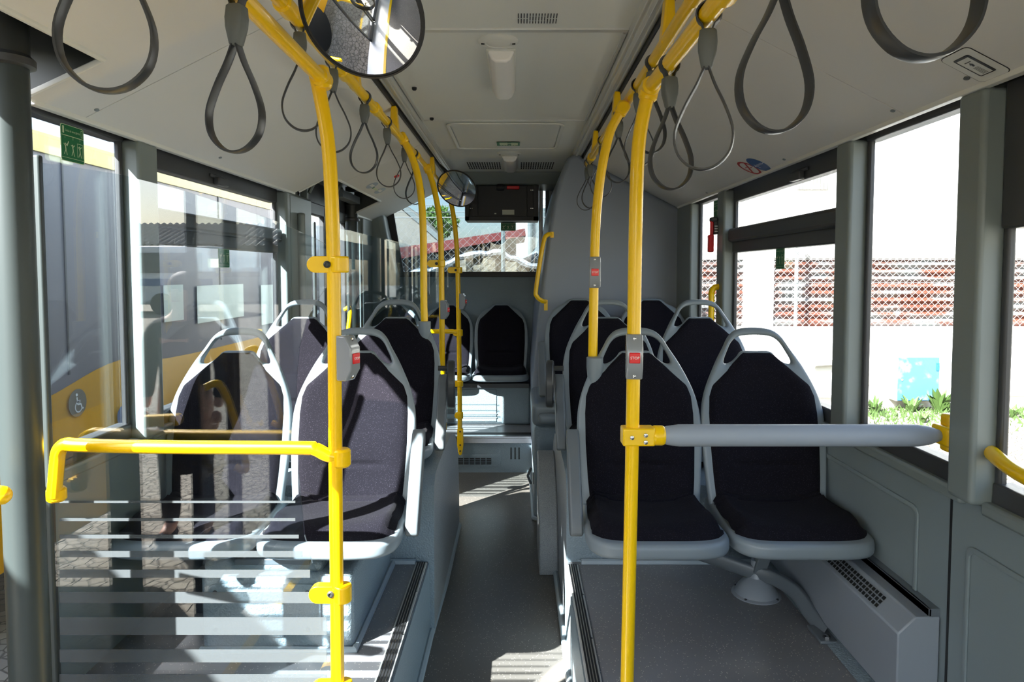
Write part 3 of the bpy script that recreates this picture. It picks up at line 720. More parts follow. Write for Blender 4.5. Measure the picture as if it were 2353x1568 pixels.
def stop_box(parent, c, turn=0, side=1):
    """button housing on a pole; turn about z"""
    X = Matrix.Translation(Vector(c)-wloc(parent)) @ Matrix.Rotation(turn, 4, 'Z')
    b = MB()
    pr = [(-.058, 0), (-.058, .016), (-.028, .034), (.028, .034), (.058, .016), (.058, 0), (.058, -.012), (-.058, -.012)]
    vs = []
    b.prism(pr, lambda u, v, a: X @ Vector((a, -.012-v, u)), -.021, .021)
    h = b.build('stop_button_box', 'button_grey', parent, local=True, bevel=.004, seg=3)
    b = MB(); b.box(-.0135, .0135, -.050, -.044, -.0135, .0135, X=X); bt = b.build('button', 'red', h, local=True, bevel=.002)
    me = text_mesh('STOP', .0095, ext=.0002); b = MB(); b.mesh(me, lambda q: X @ Vector((q.x, -.0503-q.z, q.y))); b.build('lettering', 'txt_white', bt, local=True, smooth=0)
    b = MB()
    for zz in (-.048, .048): b.lathe([(.0042, 0), (.0042, .003), (.002, .004)], X @ Vector((0, -.034, zz)), X.to_3x3() @ Vector((0, -1, 0)), n=10)
    b.build('screws', 'steel', h, local=True)
def joint(b, c, axis, r=.028, l=.05):
    b.lathe([(r-.005, -l), (r, -l+.006), (r, l-.006), (r-.005, l)], c, axis, n=20)
PR = .0175
# near left pole
lp = [P(787, 1700, 1.78), P(786, 1568, 1.79), P(781, 1000, 1.79), P(777, 600, 1.79), P(771, 420, 1.79), P(764, 330, 1.79), P(752, 255, 1.79), P(738, 185, 1.79)]
lp[0].z = 0.0; lp[0].x = lp[1].x; lp[0].y = 1.73; lp[1].y = 1.745
for q in lp[1:]: q.y = 1.745
lpath = smooth_path(lp, 8)
r = thing('grab_pole', 'near left yellow pole with grey STOP button box, holding the glass screen', 'pole', (lp[0].x, 1.745, 0))
MB().tube(lpath, PR).build('tube', 'yellow', r)
clamp1(r, P(780, 608, 1.745), h=.042, el=.080); clamp1(r, P(787, 1363, 1.745), h=.046, el=.085); clamp1(r, P(789, 1585, 1.745), h=.046, el=.085)
b = MB(); joint(b, P(785, 1052, 1.745), 'z', .0235, .024); b.build('bar_collar', 'yellow', r, bevel=.002)
for px, py in ((752, 608), (760, 1366)): screw1(r, P(px, py, 1.729))
J1 = P(738, 180, 1.745)
b = MB(); joint(b, J1, lpath[-1]-lpath[-4], .0235, .028); joint(b, J1, (-.03, -1, .0), .0235, .03); b.build('elbow_joint', 'yellow', r)
stop_box(r, P(783, 822, 1.745), turn=math.radians(68))
# near right pole
rp = [P(1441, 1700, 1.76), P(1441, 1568, 1.76), P(1453, 1000, 1.76), P(1459, 600, 1.76), P(1463, 420, 1.76), P(1468, 330, 1.76), P(1477, 270, 1.76), P(1490, 212, 1.76)]
rp[0] = Vector((rp[1].x, 1.76, ZP+.002))
rpath = smooth_path(rp, 8)
r = thing('grab_pole', 'near right yellow pole with STOP button, carrying the padded bar', 'pole', (rp[0].x, 1.76, ZP))
MB().tube(rpath, PR).build('tube', 'yellow', r)
stop_box(r, P(1456, 818, 1.76), turn=math.radians(-6))
b = MB(); joint(b, P(1492, 208, 1.76), rpath[-1]-rpath[-4], .024, .026); joint(b, P(1492, 203, 1.76), (.03, -1, .02), .0235, .035); b.build('elbow_joint', 'yellow', r)
# far poles
def bent(D, pts, z0=None):
    q = [P(x, y, D) for x, y in pts]
    if z0 is not None: q = [Vector((q[0].x, D, z0))]+q
    return smooth_path(q, 7)
r = thing('grab_pole', 'yellow pole rising from the front right seat, with a STOP button', 'pole', P(1362, 790, 2.57))
pth = bent(2.57, [(1362, 832), (1363, 760), (1366, 600), (1370, 500), (1378, 420), (1388, 360), (1403, 300), (1430, 250)])
MB().tube(pth, PR).build('tube', 'yellow', r); b = MB(); joint(b, pth[-1], pth[-1]-pth[-4], .024, .026); joint(b, pth[-1], 'y', .024, .03); b.build('elbow_joint', 'yellow', r)
stop_box(r, P(1366, 626, 2.57), turn=math.radians(-4))
r = thing('grab_pole', 'yellow pole rising from the second-row left aisle seat', 'pole', P(973, 720, 3.36))
pth = bent(3.36, [(976, 752), (974, 690), (973, 560), (970, 480), (964, 425), (955, 385), (942, 350), (925, 318)])
MB().tube(pth, PR).build('tube', 'yellow', r); b = MB(); joint(b, pth[-1], pth[-1]-pth[-4], .024, .026); joint(b, pth[-1], 'y', .024, .03); b.build('elbow_joint', 'yellow', r)
r = thing('grab_pole', 'tall yellow pole at the front edge of the rear door with clamp and button box', 'pole', (P(1018, 1000, 4.18).x, 4.18, 0))
pth = bent(4.18, [(1018, 1000), (1016, 800), (1014, 600), (1012, 530), (1008, 490), (1002, 455), (994, 420), (983, 388)], 0)
MB().tube(pth, PR).build('tube', 'yellow', r); b = MB(); joint(b, pth[-1], pth[-1]-pth[-4], .024, .026); joint(b, pth[-1], 'y', .024, .03); b.build('elbow_joint', 'yellow', r)
clamp1(r, P(1014, 606, 4.18), h=.044, el=.085); clamp1(r, P(1018, 980, 4.18), h=.044, el=.085)
b = MB(); b.lathe([(.009, 0), (.009, .004), (.005, .006)], P(1003, 606, 4.163), (0, -1, 0), n=16); b.build('screws', 'darkmetal', r)
stop_box(r, P(1014, 712, 4.18), turn=math.radians(75))
r = thing('grab_pole', 'farthest yellow pole, fixed to the rear step riser, partly behind the small mirror', 'pole', (P(1056, 1000, 5.03).x, 5.03, .1))
pth = bent(5.03, [(1058, 1036), (1057, 900), (1055, 750), (1053, 640), (1051, 580), (1046, 520), (1038, 470), (1030, 445)])
for q in pth: q.y = 5.0
MB().tube(pth, PR).build('tube', 'yellow', r)
for yy, rr in ((621, .085), (882, .085), (955, .04)): clamp1(r, P(1055 if yy < 700 else 1057, yy, 5.0), h=.044 if yy < 900 else .05, el=rr)
clamp1(r, P(1056, 765, 5.0), h=.05, el=.05)
b = MB(); me = flat([(-.022, .07), (.022, .07), (.024, -.05), (.012, -.12), (0, -.13), (-.012, -.12), (-.024, -.05)], [], .012, .004, 2); c0 = P(1058, 1006, 5.0)
b.mesh(me, lambda q: (c0.x+q.x, 4.985-q.z, c0.z+q.y)); b.box(c0.x-.02, c0.x+.02, 4.98, 5.02, c0.z+.02, c0.z+.07); b.build('foot_bracket', 'yellow', r, bevel=.003)
b = MB()
for dz in (.05, -.05, -.095): b.lathe([(.006, 0), (.006, .003), (.003, .004)], (c0.x, 4.977, c0.z+dz), (0, -1, 0), n=12)
b.lathe([(.009, 0), (.009, .004), (.005, .006)], P(1047, 621, 4.985), (0, -1, 0), n=16)
b.build('screws', 'darkmetal', r)
stop_box(r, P(1057, 693, 5.0), turn=math.radians(75))
# overhead rails
def rail(label, pts, joints, brackets, side):
    r = thing('overhead_rail', label, 'handrail', pts[0]); MB().tube(smooth_path(pts, 4), PR).build('tube', 'yellow', r)
    if joints:
        for y in joints: joint1(r, 'joint_sleeve', (pts[0][0], y, pts[0][2]), 'y', .0235, .035)
    for y in brackets:
        b = MB(); x = pts[0][0]; z = pts[0][2]; s = side
        b.prism([(-.018, -.012), (.018, -.012), (.022, .05), (.018, .115), (-.006, .118), (-.012, .05)], lambda u, v, a: (x+s*u, y+a*.5, z+v), -.05, .05)
        b.build('bracket', 'yellow', r, bevel=.006, seg=3)
rail('long yellow ceiling rail left of the aisle, carrying many straps', [(-.565, -1.0, 2.145), (-.565, 2.0, 2.145), (-.565, 4.98, 2.145)], (1.45, 1.7, 2.25, 2.75, 3.85, 4.5), (2.42, 3.2, 4.6), -1)
rail('long yellow ceiling rail right of the aisle, carrying many straps', [(.415, -1.0, 2.145), (.415, 2.0, 2.145), (.415, 4.15, 2.145)], (1.32, 1.62, 3.9), (1.95, 2.95, 3.75), 1)
b = MB(); e0 = J1; MBp = [J1, Vector((-.49, 1.24, J1.z)), Vector((-.475, .86, J1.z+.0)), Vector((-.47, .3, J1.z))]
r = thing('overhead_rail', 'short lower yellow rail running forward from the near left pole', 'handrail', J1)
MB().tube(smooth_path(MBp, 5), PR).build('tube', 'yellow', r)
b = MB(); joint(b, (-.474, .80, J1.z), 'y', .0235, .04); b.build('joint_sleeve', 'yellow', r)
J2 = P(1492, 203, 1.76)
r = thing('overhead_rail', 'short lower yellow rail running forward from the near right pole', 'handrail', J2)
MB().tube(smooth_path([J2, Vector((.345, 1.2, J2.z)), Vector((.352, .7, J2.z)), Vector((.355, .2, J2.z))], 5), PR).build('tube', 'yellow', r)
b = MB(); joint(b, (.346, 1.14, J2.z), 'y', .0235, .035); b.build('joint_sleeve', 'yellow', r)
# padded bar and its fittings
zb = P(1830, 1001, 1.76).z; xa = rp[2].x
r = thing('padded_bar', 'light grey padded bar across the front right seats with yellow end fittings', 'handrail', (.7, 1.76, zb))
xs = P(1505, 1000, 1.76).x; xe = P(2160, 1000, 1.76).x
MB().tube([(xa, 1.76, zb), (xe+.05, 1.76, zb)], .014, 12).build('core_tube', 'steel', r)
n = 24; pts = []; rad = []
for k in range(n+1):
    t = k/n; x = xs+(xe-xs)*t; pts.append((x, 1.76, zb)); d = min(x-xs, xe-x); rad.append(.014+.0145*min(1, d/.06)**.5)
MB().tube(pts, rad, 24).build('foam_sleeve', mat('foam_sleeve', rgb(150, 160, 172), .55), r)
b = MB(); b.box(xa-.028, xa+.055, 1.735, 1.785, zb-.023, zb+.023); b.lathe([(.02, -.002), (.026, .004), (.026, .03), (.02, .036)], (xa+.05, 1.76, zb), 'x', n=20); b.build('pole_clamp', 'yellow', r, bevel=.007, seg=3)
b = MB(); b.box(xe-.002, xe+.075, 1.725, 1.80, zb-.026, zb+.026); b.box(xe+.015, xe+.05, 1.75, 1.79, zb-.045, zb+.055); b.build('wall_clamp', 'yellow', r, bevel=.009, seg=3)
b = MB()
for dx, dz in ((.03, .006), (.03, -.012), (-.005, .0)): b.lathe([(.0055, 0), (.0055, .003), (.003, .004)], (xa+dx, 1.735, zb+dz), (0, -1, 0), n=12)
b.lathe([(.0055, 0), (.0055, .003), (.003, .004)], (xe+.032, 1.75, zb+.042), (0, -1, 0), n=12); b.build('screws', 'steel', r)
r = thing('wall_handrail', 'yellow handrail running along the right window towards the viewer', 'handrail', (1.1, 1.3, zb))
MB().tube(smooth_path([(xe+.06, 1.75, zb), (xe+.045, 1.66, zb-.002), (1.075, 1.4, zb-.01), (1.07, .9, zb-.012), (1.07, .3, zb-.012)], 6), PR).build('tube', 'yellow', r)
# left horizontal bar in front of the screen
D = 1.745
q = [P(785, 1052, D), P(752, 1046, D-.004), P(725, 1033, D-.012), P(690, 1030, D-.012), P(400, 1028, D-.012), P(190, 1024, D-.012), P(152, 1022, D-.01), P(136, 1036, D-.008), P(131, 1065, D-.006), P(130, 1140, D)]
q[-1].y = 1.735
r = thing('crossbar', 'bright yellow horizontal bar across the near glass screen', 'handrail', q[4])
MB().tube(smooth_path(q, 7), PR).build('tube', 'yellow', r)
b = MB(); joint(b, P(130, 1136, D), 'z', .0235, .018); b.build('end_collar', 'yellow', r)
# small yellow bar behind the middle far pole
r = thing('crossbar', 'short yellow bar of the far glass screen, level with the rear seat tops', 'handrail', P(1030, 762, 5.0))
MB().tube([P(1055, 765, 5.0), P(1040, 762, 4.99), P(960, 762, 4.99), P(850, 762, 4.99)], PR).build('tube', 'yellow', r)
# grab handles
r = thing('bow_grab_bar', 'yellow bow handle on the edge of the engine housing', 'handle', P(1245, 620, 4.64))
q = [P(1268, 540, 4.66), P(1258, 540, 4.60), P(1248, 560, 4.585), P(1232, 662, 4.585), P(1234, 682, 4.585), P(1246, 692, 4.60), P(1254, 693, 4.66)]
MB().tube(smooth_path(q, 7), .015, 12).build('tube', 'yellow', r)
b = MB(); b.box(q[-1].x-.012, q[-1].x+.012, 4.635, 4.655, q[-1].z-.06, q[-1].z+.01); b.box(q[0].x-.012, q[0].x+.012, 4.635, 4.655, q[0].z-.02, q[0].z+.02); b.build('flange', 'yellow', r)
r = thing('bow_grab_bar', 'curved yellow handle on the right window post by the second row', 'handle', PX(1650, 680, 1.1))
q = [PX(1652, 665, 1.09), PX(1640, 672, 1.06), PX(1631, 685, 1.04), PX(1629, 705, 1.04), PX(1629, 760, 1.04), PX(1630, 790, 1.04)]
yy = 3.70
q = [Vector((1.095, 3.68, 1.42)), Vector((1.06, 3.68, 1.415)), Vector((1.04, 3.67, 1.385)), Vector((1.038, 3.66, 1.33)), Vector((1.038, 3.66, 1.0)), Vector((1.06, 3.66, .95)), Vector((1.11, 3.66, .94))]
MB().tube(smooth_path(q, 7), .016, 12).build('tube', 'yellow', r)
b = MB(); b.box(1.087, 1.098, 3.655, 3.70, 1.39, 1.46); b.build('flange', 'yellow', r, bevel=.004)
r = thing('door_handrail', 'rounded end of a yellow bar at the left edge of the view', 'handrail', (-1.1, 1.42, 1.0))
e = P(14, 1139, 1.42)
MB().tube([Vector((e.x-.13, 1.45, e.z)), Vector((e.x-.01, 1.42, e.z))], .020, 16).build('tube', 'yellow', r)
b = MB(); b.lathe([(.020, 0), (.0185, .008), (.013, .015), (.004, .019)], (e.x-.01, 1.42, e.z), (1, 0, 0), n=16); b.build('end_cap', 'yellow', r)

# ================================================================ GLASS SCREENS
SCR = [(88, 374), (150, 381), (281, 402), (428, 440), (627, 505), (725, 548), (748, 562), (753, 575), (753, 640), (750, 660), (728, 692), (705, 735), (688, 800), (681, 880), (680, 960), (686, 1090), (700, 1230), (718, 1295), (742, 1338), (752, 1345), (760, 1400), (762, 1568)]
def screen(dy, xs_, label, stripes=True):
    base = 1.79; pts = [P(x, y, base) for x, y in SCR]
    o = [((p.x+.47)*xs_[1]+xs_[0], p.z) for p in pts]; xl = max(o[0][0], -1.245)
    o[0] = (xl, o[0][1]); o += [(o[-1][0], .34), (xl, .34)]
    r = thing('glass_screen', label, 'glass screen', (-.85, base+dy, .34))
    me = flat(o, [], .008, 0); b = MB(); b.mesh(me, lambda c: (c.x, base+dy+c.z, c.y)); b.build('pane', 'screen', r, smooth=0)
    for yt, h, xr in ((1150, 5, 680), (1190, 6, 680), (1228, 8, 688), (1265, 14, 696), (1308, 18, 714), (1359, 25, 742), (1417, 40, 752), (1491, 29, 752), (1548, 22, 752)):
        a = P(140, yt, base); c = P(xr, yt+h, base); x0 = max((a.x+.47)*xs_[1]+xs_[0], -1.235); x1 = (c.x+.47)*xs_[1]+xs_[0]
        b = MB(); b.box(x0, x1, base+dy-.0062, base+dy-.0045, c.z, a.z); b.build('frosted_stripe', 'stripe', r, smooth=0)
    b = MB(); b.box(xl-.012, xl+.008, base+dy-.01, base+dy+.01, .30 if dy < 1 else .02, o[0][1]+.02); b.build('edge_profile', 'shaft', r, bevel=.006)
screen(0, (-.47, 1.0), 'large clear glass screen with frosted stripes behind the near left pole')
screen(2.39, (-.465, 1.0), 'clear glass screen with frosted stripes at the front edge of the rear door')
screen(3.21, (-.425, 1.05), 'clear glass screen with frosted stripes behind the rear door')

# ================================================================ STRAPS
def strap_proto():
    r = bpy.data.objects.new('hanging_strap', None); COL.objects.link(r); r.empty_display_size = .03
    rr = .0215; pts = []
    for k in range(17):
        a = math.radians(-60+300*k/16); pts.append((0, rr*math.sin(a+PI/2)*1.0 if 0 else rr*math.cos(a), rr*math.sin(a)))
    top = [(0, .002, -.045)]+[(0, rr*math.cos(math.radians(-58+296*k/16)), rr*math.sin(math.radians(-58+296*k/16))) for k in range(17)]+[(0, -.002, -.045)]
    # loop round the rail lies in the x-z plane of the strap (rail runs along y)
    top = [(p[1], 0, p[2]) for p in top]
    MB().ribbon(top, (0, 1, 0), .019, .004, closed=False).build('rail_loop', 'strap', r, local=True)
    b = MB(); sec = [(-.028, .012, .011), (-.031, .0155, .013), (-.050, .0175, .014), (-.066, .0165, .0135), (-.094, .010, .010), (-.097, .008, .008)]
    vs = []; n = 12
    for z, a, c in sec:
        for k in range(n):
            t = 2*PI*k/n; ct, st = math.cos(t), math.sin(t)
            vs.append((a*math.copysign(abs(ct)**.4, ct), c*math.copysign(abs(st)**.4, st), z))
    fs = [(i*n+k, i*n+(k+1) % n, (i+1)*n+(k+1) % n, (i+1)*n+k) for i in range(len(sec)-1) for k in range(n)]+[tuple(range(n)), tuple(range((len(sec)-1)*n+n-1, (len(sec)-1)*n-1, -1))]
    b.add(vs, fs); b.build('holder', 'grip', r, local=True, smooth=45)
    lo = smooth_path([(0.003, 0, -.092), (.016, 0, -.125), (.036, 0, -.165), (.051, 0, -.208), (.047, 0, -.245), (.026, 0, -.270), (0, 0, -.278), (-.026, 0, -.270), (-.047, 0, -.245), (-.051, 0, -.208), (-.036, 0, -.165), (-.016, 0, -.125), (-.003, 0, -.092)], 5)
    MB().ribbon(lo, (0, 1, 0), .019, .0045, closed=False).build('hand_loop', 'strap', r, local=True)
    return r
proto = strap_proto()
zA, zB, zC2 = J1.z, 2.145, J2.z
straps = [
 (-.468, .80, zA, 0.25, .02, 'large strap loop in the upper left corner, its holder out of view'),
 (-.482, 1.20, zA, -.35, .04, 'large grey strap on the lower left rail with its holder in view'),
 (-.565, 1.80, zB, .5, -.03, 'strap on the left rail partly behind the near yellow pole'),
 (-.565, 2.12, zB, .35, .0, 'strap left of the near pole bend, just below the round mirror'),
 (-.565, 2.56, zB, -.2, .03, 'strap on the left rail over the second left row'),
 (-.565, 2.98, zB, .1, -.03, 'strap on the left rail by the small red ceiling button'),
 (-.565, 3.45, zB, .25, .02, 'strap on the left rail in front of the second pole'),
 (-.565, 3.75, zB, -.3, -.02, 'strap on the left rail nearest the small mirror'),
 (.355, .61, zC2, .15, .0, 'largest strap loop at the top right, only its bottom in view'),
 (.352, .93, zC2, .3, .04, 'big strap loop hanging from the lower right rail, second from the right edge'),
 (.345, 1.26, zC2, -.5, .03, 'strap with grey holder on the lower right rail, in front of its sleeve'),
 (.340, 1.56, zC2, .45, -.03, 'strap hanging just right of the near right pole bend'),
 (.415, 2.14, zB, .5, .03, 'strap on the right rail seen between the near right poles'),
 (.415, 2.40, zB, -.5, -.03, 'strap on the right rail just behind the near right pole'),
 (.415, 2.84, zB, .35, .02, 'strap on the right rail beside the second right pole'),
 (.415, 3.40, zB, -.3, .02, 'strap on the right rail left of the second right pole'),
 (.415, 3.98, zB, .2, -.03, 'strap on the far right rail, nearer of its last pair'),
 (.415, 4.10, zB, -.25, .05, 'last strap at the far end of the right rail'),
]
for i, (x, y, z, rz, tilt, lab) in enumerate(straps):
    s = proto if i == 0 else copy_tree(proto)
    s.location = (x, y, z); s.rotation_euler = (0, tilt, rz*.6); tag(s, lab, 'hanging strap', 'hanging straps on the %s rails' % ('left' if x < 0 else 'right'))

# ================================================================ MIRRORS
def mirror(c, rr, look, label, arm, sag=.085):
    c = Vector(c); n = Vector(look).normalized()
    r = thing('round_mirror', label, 'mirror', c)
    R = rr/(2*sag)*(1+sag*sag); pr = []
    for k in range(15):
        a = rr*(1-k/14); h = math.sqrt(R*R-a*a)-math.sqrt(R*R-rr*rr); pr.append((max(a, .0004), h))
    b = MB(); b.lathe([(rr, -.001)]+pr, c, n, n=64); b.build('convex_glass', 'mirror', r, smooth=60)
    b = MB(); b.lathe([(rr*.9, -.03), (rr+.001, -.008), (rr+.003, -.002), (rr+.003, .003), (rr-.001, .004), (rr-.002, .001)], c, n, n=64); b.build('rim', 'black', r)
    b = MB(); b.lathe([(rr*.3, -.06), (rr*.7, -.045), (rr*.95, -.02)], c, n, n=32); b.build('back_shell', 'dark', r)
    MB().tube([c-n*.05]+[Vector(a) for a in arm], .009, 8).build('arm', 'darkmetal', r)
c = P(831, 36, 1.42)
mirror(c, 146*1.42/1600, (-.29, -1.3, -1.09), 'large round convex mirror at the top, its upper edge cut off', [c+Vector((.08, .10, .14)), (c.x+.05, c.y+.2, 2.31)])
c = P(1050, 434, 4.72)
mirror(c, 47*4.72/1585, (-.41, -1.24, -.95), 'small round convex mirror by the rear door, over the farthest pole', [c+Vector((-.04, .10, .10)), (-.55, 4.85, 2.25)])
# ================================================================ CEILING FITTINGS
def PC(px, py, z=2.32): return PZ(px, py, z)
r = thing('ceiling_lamp', 'elongated white ceiling lamp nearest the viewer', 'lamp', PC(1155, 166))
a0, a1 = PC(1153, 114).y, PC(1155, 222).y-.05; xm = PC(1155, 166).x
def lamp(r, xm, y0, y1, w_):
    pr = [(-w_/2, 0), (-w_/2+.002, .012), (-w_/2+.014, .036), (-w_*.2, .046), (w_*.2, .046), (w_/2-.014, .036), (w_/2-.002, .012), (w_/2, 0)]
    b = MB(); b.prism(pr, lambda u, v, a: (xm+u, a, 2.318-v), y0, y1); b.build('lens', 'lens', r, bevel=.009, seg=4, smooth=50)
    b = MB(); b.box(xm-w_/2-.005, xm+w_/2+.005, y0-.006, y1+.006, 2.312, 2.32); b.build('base', 'white', r, bevel=.003)
lamp(r, xm, 2.56, 3.12, .098)
def disc(px, py, lab, rr=.068, sq=.75):
    c = PC(px, py); r = thing('ceiling_disc', lab, 'vent', c)
    b = MB(); b.lathe([(rr, 0), (rr, -.004), (rr*.9, -.010), (rr*.62, -.012), (rr*.6, -.009), (rr*.55, -.011), (.002, -.012)], (c.x, c.y, 2.32), n=40); b.build('cover', 'white', r)
    b = MB()
    for sx in (-1, 1): b.box(c.x+sx*rr*.76-.006, c.x+sx*rr*.76+.006, c.y-.004, c.y+.004, 2.306, 2.31)
    b.build('slots', 'heat_black', r)
disc(1145, 93, 'round white ceiling disc in front of the near lamp', .072)
r = thing('ceiling_lamp', 'smaller white ceiling lamp between the two rear vents', 'lamp', (xm+.0, 5.1, 2.32))
lamp(r, PC(1172, 368).x, 4.86, 5.38, .11)
disc(1170, 352, 'round white ceiling disc in front of the far lamp', .085)
r = thing('speaker_grille', 'pattern of fine slots of a loudspeaker in the centre ceiling', 'speaker', PC(1235, 42))
b = MB(); c = PC(1235, 42)
for i in range(14):
    x = c.x-.062+i*.0095; rows = [(-.5, -.05), (.05, .5)] if i in (0, 1, 2, 3, 10, 11, 12, 13) else [(-.5, -.28), (-.2, .2), (.28, .5)]
    for a, e in rows: b.box(x-.0017, x+.0017, c.y+a*.085, c.y+e*.085, 2.3185, 2.3195)
b.build('slots', 'dark', r, smooth=0)
for k, (px, py, lab) in enumerate([(952, 201, 'nearer black bolt cap in the centre ceiling'), (992, 271, 'farther black bolt cap in the centre ceiling, by the panel joint')]):
    c = PC(px, py); b = MB(); b.lathe([(.011, 0), (.011, -.008), (.007, -.013), (.001, -.014)], (c.x, c.y, 2.32), n=16); tag(b.build('bolt_cap', 'black'), lab, 'bolt', 'black bolt caps in the ceiling')
# hatch
r = thing('roof_hatch', 'square roof hatch cover with rounded corners', 'hatch', (-.07, 4.1, 2.31))
p0, p1 = PC(1037, 284), PC(1302, 336); cx = -.07; wd = .66
me = flat(rrect(wd, .78, .06), [rrect(wd-.04, .74, .05)], .02, .006, 2); b = MB(); b.mesh(me, lambda q: (cx+q.x, 4.19+q.y, 2.314-q.z*.5)); b.build('frame', 'white', r)
me = flat(rrect(wd-.05, .73, .05), [], .012, .004, 1); b = MB(); b.mesh(me, lambda q: (cx+q.x, 4.19+q.y, 2.316-q.z*.5)); b.build('panel', 'ceil_c', r)
# small green sticker on the hatch
def place(me, fn): b = MB(); b.mesh(me, fn); return b
def exit_sticker(fn, w_, h_, lab, wide=False, parts=True):
    """fn(u,v,d): u right, v up, d towards the reader"""
    r = thing('emergency_sticker', lab, 'sticker', fn(0, 0, 0))
    me = flat(rrect(w_, h_, .008), [], .0008, 0); place(me, lambda q: fn(q.x, q.y, q.z+.0006)).build('border', 'pale', r, smooth=0)
    me = flat(rrect(w_*.94, h_*.965, .006), [], .0008, 0); place(me, lambda q: fn(q.x, q.y, q.z+.0014)).build('ground', 'green', r, smooth=0)
    b = MB(); D_ = .0024
    def line(x0, y0, x1, y1, t):
        d = Vector((x1-x0, y1-y0)); L = d.length
        if L == 0: return
        n_ = Vector((-d.y, d.x))/L*t/2
        b.add([fn(x0+n_.x, y0+n_.y, D_), fn(x1+n_.x, y1+n_.y, D_), fn(x1-n_.x, y1-n_.y, D_), fn(x0-n_.x, y0-n_.y, D_)], [(0, 1, 2, 3)])
    hy = h_*.20; line(-w_*.47, hy, w_*.47, hy, h_*.018); line(-w_*.47, -h_*.40, w_*.47, -h_*.40, h_*.010)
    # running figure box and box outline in the header
    line(-w_*.40, h_*.25, -w_*.40, h_*.44, w_*.07); line(w_*.36, h_*.25, w_*.36, h_*.44, w_*.012); line(w_*.43, h_*.25, w_*.43, h_*.44, w_*.012); line(w_*.36, h_*.44, w_*.43, h_*.44, w_*.012); line(w_*.36, h_*.25, w_*.43, h_*.25, w_*.012)
    s = w_
    for k, cx_ in enumerate((-.31, 0, .30)):
        cx_ *= w_; cy = -h_*.13; g = h_*.20
        line(cx_-.02*s, cy+g*.25, cx_, cy-g*.25, s*.035)           # torso
        line(cx_, cy-g*.25, cx_+.05*s, cy-g, s*.022); line(cx_, cy-g*.25, cx_-.07*s, cy-g*.95, s*.022)
        line(cx_-.02*s, cy+g*.2, cx_+.07*s, cy+g*.55, s*.022); line(cx_-.02*s, cy+g*.2, cx_-.09*s, cy+g*.5, s*.018)
        b.add([fn(cx_-.02*s+.026*s*math.cos(a), cy+g*.48+.026*s*math.sin(a), D_) for a in [PI*j/5 for j in range(10)]], [tuple(range(10))])
        if k == 0: line(cx_+.05*s, cy+g*.2, cx_+.12*s, cy+g*.9, s*.03)
        if k == 2:
            line(cx_-.12*s, cy-g, cx_-.12*s, cy+g*.9, s*.012); line(cx_-.12*s, cy+g*.9, cx_+.12*s, cy+g*.9, s*.012); line(cx_+.12*s, cy+g*.9, cx_+.12*s, cy-g, s*.012)
    for t_, cx_ in (('1', -.33), ('2', .0), ('3', .30)):
        me = text_mesh(t_, h_*.085); b.mesh(me, lambda q: fn(q.x+cx_*w_, q.y+h_*.145, D_))
    me = text_mesh('Saída de emergência', w_*.088); b.mesh(me, lambda q: fn((q.x)*.88+.0*w_, q.y+h_*.34, D_))
    b.build('pictograms', 'pale', r, smooth=0)
    return r
XG = XL+.012
def onleft(yc, zc): return lambda u, v, d: Vector((XG+d, yc+u, zc+v))
c = PX(166, 329, XG); exit_sticker(onleft(c.y, c.z-.004), .104, .104, 'green emergency exit sticker at the top of the narrow left window')
c = PX(514, 585, XG); exit_sticker(onleft(c.y, c.z), .115, .115, 'green emergency exit sticker on the large left window, seen through the screen')
XG2 = XR-.012
def onright(yc, zc): return lambda u, v, d: Vector((XG2-d, yc-u, zc+v))
c = PX(1793, 589, XG2); exit_sticker(onright(c.y, c.z), .10, .11, 'green emergency exit sticker on the right window beside the front seats')
c = PX(1642, 484, XG2); exit_sticker(onright(c.y-.06, c.z), .16, .11, 'green emergency exit sticker on the narrow right window by the engine housing')
exit_sticker(lambda u, v, d: Vector((P(1168, 519, 5.99).x+u, 5.986-d, P(1168, 519, 5.99).z+v)), .13, .088, 'green emergency exit sticker on the rear window under the black box')
c = PC(1168, 327, 2.318); r = thing('hatch_sticker', 'small green and pale sticker on the roof hatch', 'sticker', c)
b = MB(); b.box(c.x-.072, c.x+.072, c.y-.06, c.y+.06, 2.306, 2.3068); b.build('ground', 'green', r)
b = MB(); b.box(c.x-.055, c.x-.005, c.y-.045, c.y+.03, 2.3052, 2.306); b.box(c.x+.018, c.x+.06, c.y-.04, c.y+.035, 2.3052, 2.306); b.box(c.x-.01, c.x+.02, c.y-.03, c.y-.01, 2.3052, 2.306)
for k in range(6): b.box(c.x-.05+k*.017, c.x-.04+k*.017, c.y+.042, c.y+.05, 2.3052, 2.306)
b.build('pictograms', 'pale', r)
# rear vents
for sx, lab in ((1113, 'left slotted vent in the rear ceiling'), (1234, 'right slotted vent in the rear ceiling')):
    c = PC(sx, 381); r = thing('ceiling_vent', lab, 'vent', c, group=None); b = MB()
    for i in range(14):
        for j in range(4):
            x = c.x-.125+i*.0185; y = c.y-.17+j*.088; b.box(x, x+.009, y, y+.062, 2.3175, 2.3195)
    b.build('slots', 'heat_black', r)
# header beam over the rear window
b = MB(); b.prism([(5.62, 2.318), (5.63, 2.285), (5.68, 2.22), (5.98, 2.2), (5.98, 2.318)], lambda u, v, a: (a, u, v), -.58, .40)
struct(b.build('trim_40', 'pillar', bevel=.01, seg=3), 'grey curved header above the rear window')
